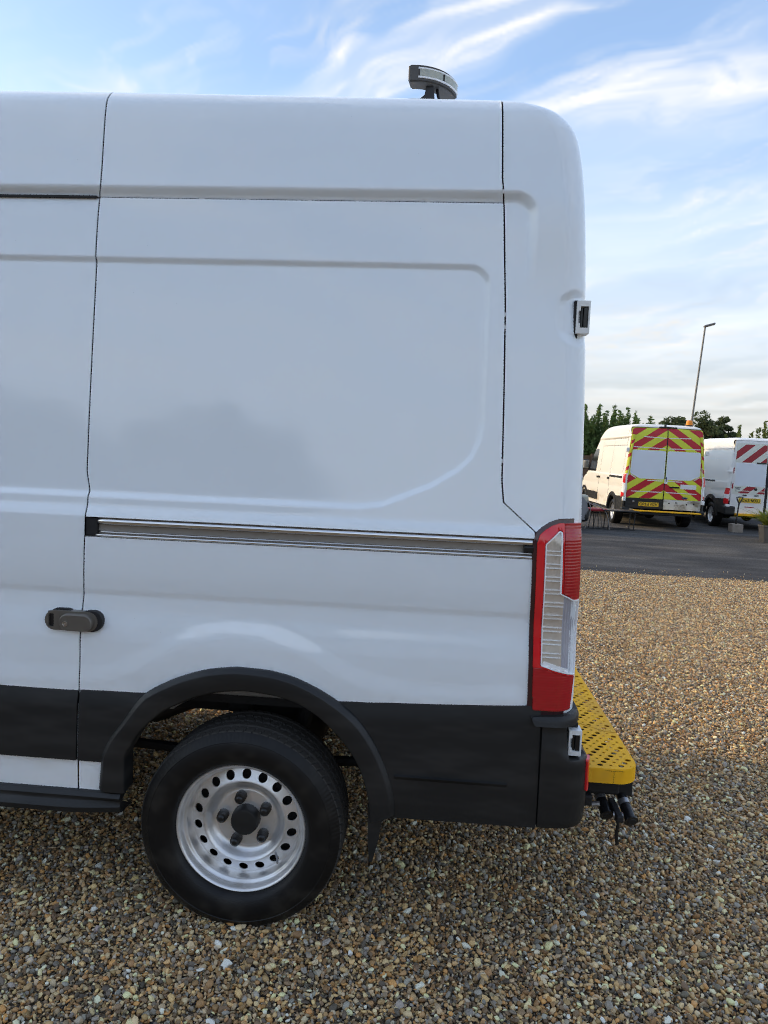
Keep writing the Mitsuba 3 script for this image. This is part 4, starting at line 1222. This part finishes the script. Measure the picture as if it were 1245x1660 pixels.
lslab('door_gap', sbox(.985, .42, 1.055, 2.38), 'inner_dark', lv, -.004, -.05)
for s_ in (0, 1):
    fx = mirror_y if s_ else (lambda m: m)
    TLp = rpoly([(.93, .70), (1.10, .70), (1.10, 1.12), (.96, 1.12), (.93, .98)], .02)
    tl = obj('tail_light', fx(patch(TLp, lambda u, z, o: SURF(u, z, o, False), .016, -.02, .03, .06)), 'red_lens', lv)
    obj('clear_lens', fx(patch(sbox(.94, .84, 1.10, .955), lambda u, z, o: SURF(u, z, o, False), .019, .01, .03, .06)), 'rib_white', tl)
    obj('rear_bumper', fx(bx(.90, 1.11, -.02, .26, .40, .64, .04)), 'black_plastic', lv)
    obj('door_hinge', fx(bx(1.02, 1.10, -.03, .12, 1.53, 1.59, .012)), 'plain_white', lv)
    obj('door_hinge', fx(bx(1.03, 1.12, .0, .10, .62, .69, .012)), 'plain_white', lv)
obj('rear_step', bx(1.0, 1.25, .25, 1.8, .40, .46, .01), 'yellow_coat', lv)
XF[0] = np.eye(4)

# --- grey car, only its front corner shows
gc = thing('parked_car', 'grey car whose front corner peeps out beside the tail of the foreground van', 'car')
XF[0] = place(2.02, 15.30, 0)
CB = Polygon([(-2.05, .26), (2.0, .26), (2.06, .50), (2.02, .70), (1.92, .80), (1.55, .93), (1.02, 1.00), (.9, .97), (-1.75, .99), (-2.02, .95), (-2.10, .60)]).buffer(-.04).buffer(.04)
for cx in (-1.35, 1.32):
    CB = CB.difference(Point(cx, .31).buffer(.36))
CG = Polygon([(1.12, .96), (.42, 1.40), (.10, 1.46), (-.95, 1.46), (-1.45, 1.40), (-2.0, .98)]).buffer(-.05).buffer(.05)
body_parts = [prism_xz(CB, -.80, .80), prism_xz(CB.buffer(-.018), -.835, .835), prism_xz(CB.buffer(-.045), -.85, .85)]
obj('body', cat(body_parts), 'car_grey', gc, smooth=20)
gp_ = A(shapely.segmentize(CG.exterior, .12).coords)[:-1]
def cabin(p, off=0.0):
    k = np.clip((p[:, 1]-.96)/.5, 0, 1)
    return [np.stack([p[:, 0], s*(.795-.20*k+off), p[:, 1]], -1) for s in (-1, 1)]
ca_, cb_ = cabin(gp_)
ctop, ctf = trimesh.creation.triangulate_polygon(CG, engine='earcut')
obj('cabin', cat([grid(np.stack([ca_, cb_], 0), True)]+[tri((q, ctf)) for q in cabin(ctop)]), 'car_grey', gc, smooth=30)
for (xa, xb) in ((-.42, .62), (-1.42, -.50)):
    W_ = CG.buffer(-.06).intersection(sbox(xa, 1.0, xb, 1.5)); wv, wf = trimesh.creation.triangulate_polygon(W_, engine='earcut')
    for q in cabin(wv, .004):
        obj('side_window', tri((q, wf)), 'window_glass', gc, smooth=False)
obj('windscreen', grid(A([[(1.075, -.70, 1.0), (1.075, .70, 1.0)], [(.475, -.56, 1.385), (.475, .56, 1.385)]])+[.012, 0, .018]), 'window_glass', gc)
obj('front_bumper', bx(1.74, 2.10, -.84, .84, .22, .60, .12), 'black_plastic', gc)
for s_ in (-1, 1):
    hl = obj('headlight', bx(1.66, 2.045, s_*.66-.13, s_*.66+.13, .62, .86, .06), 'lamp_lens', gc)
    obj('bulb_housing', bx(1.96, 2.052, s_*.66-.06, s_*.66+.06, .66, .70, .015), 'chrome', hl)
for cx in (-1.35, 1.32):
    wheel(gc, cx, .31, -.86, False); wheel(gc, cx, .31, .86, False, sgn=-1)
XF[0] = np.eye(4)

# ------------------------------------------------------------------ small things on the asphalt
ch = thing('chair', 'chair with a red seat and thin bent metal legs standing beside a low dark table', 'chair')
XF[0] = place(4.46, 15.55, 8)
obj('seat', bx(-.22, .24, -.22, .22, .43, .50, .03), 'red_seat', ch)
for s_ in (-1, 1):
    obj('side_frame', tube(bezier([(-.30, s_*.23, .0), (-.235, s_*.24, .30), (-.20, s_*.24, .50), (-.26, s_*.24, .66), (-.29, s_*.24, .80)], 16), .011, 8), 'tube_metal', ch)
    obj('leg', tube(bezier([(-.14, s_*.22, .62), (.02, s_*.235, .56), (.20, s_*.24, .40), (.30, s_*.25, .0)], 16), .011, 8), 'tube_metal', ch)
    obj('leg', tube(bezier([(-.07, s_*.16, .0), (-.05, s_*.16, .20), (-.01, s_*.14, .42)], 8), .010, 8), 'dark_metal', ch)
    obj('leg', tube(bezier([(.05, s_*.16, .0), (.045, s_*.16, .20), (.0, s_*.14, .42)], 8), .010, 8), 'dark_metal', ch)
obj('back_rail', tube([(-.29, -.24, .80), (-.30, 0, .81), (-.29, .24, .80)], .011, 8), 'tube_metal', ch)
tb = thing('low_table', 'low dark table with a thin top and slim legs beside the red chair', 'table')
XF[0] = place(5.06, 15.60, 3)
obj('table_top', bx(-.44, .42, -.30, .30, .455, .485, .008), 'dark_metal', tb)
for xx in (-.30, .32):
    for s_ in (-1, 1):
        obj('leg', tube([(xx, s_*.18, .0), (xx+.02, s_*.18, .455)], .013, 8), 'dark_metal', tb)
obj('foot_rail', cat([tube([(-.75, -.18, .014), (.36, -.18, .014)], .009, 8), tube([(-.34, .18, .014), (.36, .18, .014)], .009, 8)]), 'dark_metal', tb)
XF[0] = np.eye(4)
ckb = thing('concrete_block', 'small square concrete block on the asphalt with a spade standing in it', 'block')
b0 = m3.Manifold.cube([.27, .27, .21])-m3.Manifold.cube([.05, .05, .2]).translate([.11, .11, .08])
mb = tri(b0); mb.apply_translation([8.235, 16.72, 0])
del labels[ckb]
ckb = obj('concrete_block', mb, 'concrete', smooth=False)
tag(ckb, 'small square concrete block on the asphalt with a spade standing in it', 'block')
sp_ = thing('spade', 'dark D-handled spade standing upright in the small concrete block', 'spade')
sx0, sy0 = 8.37, 16.855
obj('shaft', tube([(sx0, sy0, .09), (sx0+.008, sy0, .45), (sx0+.03, sy0, .74)], .018, 10), 'dark_metal', sp_)
obj('handle', tube([(sx0+.03, sy0, .735), (sx0-.02, sy0, .84), (sx0-.045, sy0, .90), (sx0+.03, sy0, .915), (sx0+.115, sy0, .91), (sx0+.085, sy0, .84), (sx0+.032, sy0, .735)], .017, 8), 'dark_metal', sp_)
obj('collar', tube([(sx0-.001, sy0, .20), (sx0+.003, sy0, .34)], .022, 10), 'smooth_black', sp_)
pt = thing('plant_pot', 'grey faceted plant pot on the asphalt at the right edge', 'pot')
del labels[pt]
pt = obj('plant_pot', lathe([(.0, .02), (.19, .0), (.215, .10), (.235, .28), (.25, .36), (.265, .365), (.262, .40), (.225, .40), (.22, .36), (0, .34)], 10, 'z').apply_translation([8.19, 14.55, 0]), 'pot_grey', smooth=15)
tag(pt, 'grey faceted plant pot on the asphalt at the right edge', 'pot')


def blades(n, c, spread, hgt, w, seed, droop=.5, az=(0, 2*np.pi)):
    g = np.random.default_rng(seed); ms = []
    for i in range(n):
        a = g.uniform(*az); L = hgt*g.uniform(.55, 1.15); out = spread*g.uniform(.2, 1)
        t = np.linspace(0, 1, 6)
        x = out*t**1.3; z = L*(t-droop*g.uniform(.2, 1)*t**2.4*out/spread)
        p = np.stack([c[0]+g.normal(0, .05)+x*math.cos(a), c[1]+g.normal(0, .05)+x*math.sin(a), c[2]+z], -1)
        s = np.stack([-np.sin([a+.6]*6), np.cos([a+.6]*6), np.zeros(6)], -1)*(w*(1-t**2*.9))[:, None]
        ms.append(grid(np.stack([p-s, p+s], 0)))
    return cat(ms)


gp = thing('potted_grass', 'spreading plant of yellow-green and blue-grey blades growing in the grey pot', 'plant')
obj('leaf_blades', blades(150, (8.19, 14.55, .36), .50, .42, .009, 3, .8), 'leaf_mid', gp, smooth=False)
obj('leaf_blades', blades(150, (8.22, 14.55, .38), .95, .42, .018, 4, .9), 'leaf_lime', gp, smooth=False)
obj('leaf_blades', blades(60, (8.20, 14.55, .38), .42, .34, .014, 5, .6), 'leaf_blue', gp, smooth=False)
obj('leaf_blades', blades(50, (8.19, 14.55, .36), .62, .26, .007, 6, 1.3), 'leaf_straw', gp, smooth=False)

# lamp column, leaning
lp = thing('street_lamp', 'tall grey street lamp leaning to the right behind the chevron van', 'street lamp')
pb, ptop = A([12.93, 35.0, -.02]), A([13.385, 35.0, 8.62])
dd = ptop-pb
obj('column', tube([pb+dd*t for t in (0, .18, .185, .6, 1.0)], [.075, .075, .055, .048, .042], 14), 'lamp_column', lp)
hd = obj('lamp_head', xf(bx(-.06, .48, -.12, .12, -.05, .05, .045), trimesh.transformations.translation_matrix(ptop+[.0, 0, .05])@trimesh.transformations.rotation_matrix(-.30, [0, 1, 0])), 'lamp_column', lp)
obj('diffuser', xf(bx(.08, .44, -.09, .09, -.068, -.045, .008), trimesh.transformations.translation_matrix(ptop+[.0, 0, .05])@trimesh.transformations.rotation_matrix(-.30, [0, 1, 0])), 'lamp_lens', hd)

# close-boarded fence
fn_ = thing('board_fence', 'brown close-boarded timber fence behind the parked vans', 'fence')
def fz(x):
    return 1.92+.06*math.sin(x*.9)
bi = {}
FX0, FX1, FY = 2.5, 18.0, 25.2
j = 0
for x in np.arange(FX0, FX1, .125):
    m = bx(x, x+.135, FY+(.008 if j % 2 else 0), FY+.016+(.008 if j % 2 else 0), .18, fz(math.floor(x/1.9)*1.9)+random.uniform(-.01, .01))
    obj('board', m, 'fence_wood', fn_, smooth=False); j += 1
for x in np.arange(FX0, FX1, 1.9):
    obj('post', bx(x-.05, x+.05, FY-.06, FY+.0, 0, fz(x)+.05, .006), 'fence_wood', fn_, smooth=False)
    for zz in (.45, 1.45):
        obj('rail', bx(x+.05, min(x+1.85, FX1), FY-.045, FY-.003, zz, zz+.08), 'fence_wood', fn_, smooth=False)
    obj('gravel_board', bx(x+.05, min(x+1.85, FX1), FY-.03, FY-.003, 0, .16), 'concrete', fn_, smooth=False)

# trees
def leaf_cloud(P, size, seed, up=.4):
    g = np.random.default_rng(seed); n = len(P)
    d = g.normal(0, 1, (n, 3)); d[:, 2] += up; d /= np.linalg.norm(d, axis=1, keepdims=True)
    a = np.cross(d, g.normal(0, 1, (n, 3))); a /= np.linalg.norm(a, axis=1, keepdims=True)
    b_ = np.cross(d, a)
    L = (size*g.uniform(.6, 1.25, n))[:, None]; Wd = L*.42
    q = np.stack([P-a*L, P+b_*Wd+d*L*.1, P+a*L, P-b_*Wd+d*L*.1], 1)
    i = np.arange(n)*4
    return tri((q.reshape(-1, 3), np.stack([i, i+1, i+2, i+3], -1)))


def sapling(seed, h, w, shoots, dens, size, mass=0):
    """many upright leafy shoots over a dense lower mass; returns (leaves, stems) about the origin"""
    g = np.random.default_rng(seed); P, st = [], []
    for s in range(shoots):
        bx_, by_ = g.normal(0, w*.55), g.normal(0, w*.55)
        hh = h*(g.uniform(.60, 1.0) if s % 3 else g.uniform(.86, 1.06))*(1-.16*min(1, abs(bx_)/w))
        tip = A([bx_*1.5+g.normal(0, .16), by_*1.5, hh])
        base = A([bx_*.35, by_*.35, 0])
        st.append(tube([base, (base+tip)/2+A([bx_*.2, by_*.2, .1]), tip], [.035, .02, .006], 6))
        n = int(dens*hh)
        t = 1-g.uniform(0, 1, n)**.72*.9
        c = base+(tip-base)*t[:, None]+np.stack([bx_*.4*np.sin(t*np.pi), by_*.4*np.sin(t*np.pi), t*0], -1)
        k = g.integers(0, 9, n); ph = k*2.4+g.normal(0, .35, n)
        lump = .55+.45*np.sin(t*31+k)
        r = (w*.46*(1-t)**.75+.075)*lump
        q = np.stack([np.cos(ph), np.sin(ph), g.normal(0, .35, n)], -1)
        P.append(c+q*(r*g.uniform(.25, 1, n)**.5)[:, None])
    q = g.normal(0, 1, (mass, 3)); q /= np.linalg.norm(q, axis=1, keepdims=True)
    P.append(q*A([w*1.05, w*.9, h*.37])*g.uniform(0, 1, (mass, 1))**.4+[0, 0, h*.40])
    return leaf_cloud(np.vstack(P), size, seed+1), cat(st)


def plant_tree(name, label, cat_, x, y, leaves, stems, mat, group=None, s=1.0, rot=0.0):
    k = thing(name, label, cat_, group)
    M4 = T().translate([float(x), float(y), 0]).rotate([0, 0, 1], rot).scale(s)
    for part, m, mt in (('trunk', stems, 'bark'), ('crown', leaves, mat)):
        if id(m) not in PLY:
            PLY[id(m)] = (mikit.ply(m, 'mat_'+mt, smooth=False), m)
        scene[f'{k}__{part}'] = {**PLY[id(m)][0], 'bsdf': {'type': 'ref', 'id': 'mat_'+mt}, 'to_world': M4}
    return k


PLY = {}
SAP = [sapling(40+i, 4.05, .62, 14, 150, .095, 1300) for i in range(4)]
row = [(6.15, 27.4, .95, 'second'), (6.75, 27.9, 1.04, 'third'), (7.3, 27.5, 1.0, 'fourth'), (7.85, 27.9, 1.02, 'fifth'), (8.4, 27.5, .95, 'sixth'), (9.0, 28.0, .88, 'seventh'), (5.5, 27.7, .97, 'first')]
for i, (x, y, s, w) in enumerate(row):
    L, S = SAP[i % 4]
    plant_tree('hedge_tree', f'bushy hedge tree with upright leafy shoots, {w} from the left behind the board fence', 'tree', x, y, L, S, 'leaf_dark', 'hedge trees behind the board fence', s, 57*i)
CON = [sapling(60+i, 4.05, .34, 6, 150, .08, 500) for i in range(2)]
for i, (x, y, s, w) in enumerate([(14.35, 31.8, .94, 'second'), (14.8, 32.3, .98, 'third'), (15.2, 31.8, 1.02, 'fourth'), (15.65, 32.0, 1.0, 'fifth'), (13.85, 32.0, .84, 'first and lowest'), (16.15, 32.3, 1.03, 'sixth')]):
    L, S = CON[i % 2]
    plant_tree('slender_tree', f'slender olive green tree over the striped van, {w} from the left', 'tree', x, y, L, S, 'leaf_mid', 'slender trees over the striped van', s, 90*i)


def broad_tree(seed, h, w, n, size):
    g = np.random.default_rng(seed); st = [tube([(0, 0, 0), (.1, 0, h*.3), (0, .1, h*.55)], [.30, .22, .14], 8)]; P = []
    for i in range(30):
        a = g.uniform(0, 2*np.pi); r = w*g.uniform(.05, .95); z = h*g.uniform(.30, .93)*(1-.35*(r/w)**2)
        c = A([r*math.cos(a), r*math.sin(a), z])
        st.append(tube([(0, 0, h*g.uniform(.3, .5)), c*A([.5, .5, 0])+[0, 0, (h*.4+z)/2], c], [.10, .06, .02], 6))
        m = n//30; q = g.normal(0, 1, (m, 3)); q /= np.linalg.norm(q, axis=1, keepdims=True)
        P.append(c+q*A([1.0, 1.0, .62])*w*.36*g.uniform(.6, 1.25)*g.uniform(.2, 1, (m, 1))**.5)
    return leaf_cloud(np.vstack(P), size, seed+1), cat(st)


for i, (x, y, h, w, wd) in enumerate([(22.75, 60, 6.9, 1.8, 'just right of the lamp column'), (23.6, 62, 6.2, 1.4, 'low between two taller ones'), (24.6, 61, 6.7, 1.15, 'narrowest, furthest right of the lamp column'), (21.2, 62, 6.9, 1.9, 'left of the lamp column above the orange beacon')]):
    L, S = broad_tree(80+i, h, w, 5400, .15)
    plant_tree('broad_tree', f'distant rounded tree, {wd}', 'tree', x, y, L, S, 'leaf_far', 'distant rounded trees by the street lamp')
# far hedgerows all round
def hedgerow(seed, x0, x1, y, h, n, size, depth=3.0):
    g = np.random.default_rng(seed)
    x = g.uniform(x0, x1, n); top = (h(x) if callable(h) else h)*(.45+.75*meshkit.fbm(np.stack([x*.11+seed, x*0, x*0], -1), 4, seed))
    P = np.stack([x, y+g.uniform(-depth, depth, n), top*g.uniform(.0, 1, n)**.7], -1)
    return leaf_cloud(P, size, seed+1)
k = obj('far_hedgerow', hedgerow(91, -40, 90, 75, 4.6, 60000, .34), 'leaf_far', smooth=False)
tag(k, 'low far-off hedgerow along the horizon beyond the yard', None, None, 'stuff')
k = obj('treeline', cat([hedgerow(92, -70, 60, -44, lambda x: 6.9+3.6*sstep(-2, -20, x)+1.2*np.sin(x*.37), 80000, .42, 4), hedgerow(93, -70, 60, -40, 3.5, 24000, .36, 3)]), 'leaf_far', smooth=False)
tag(k, 'line of trees on the far side of the yard, mirrored in the van paint', None, None, 'stuff')
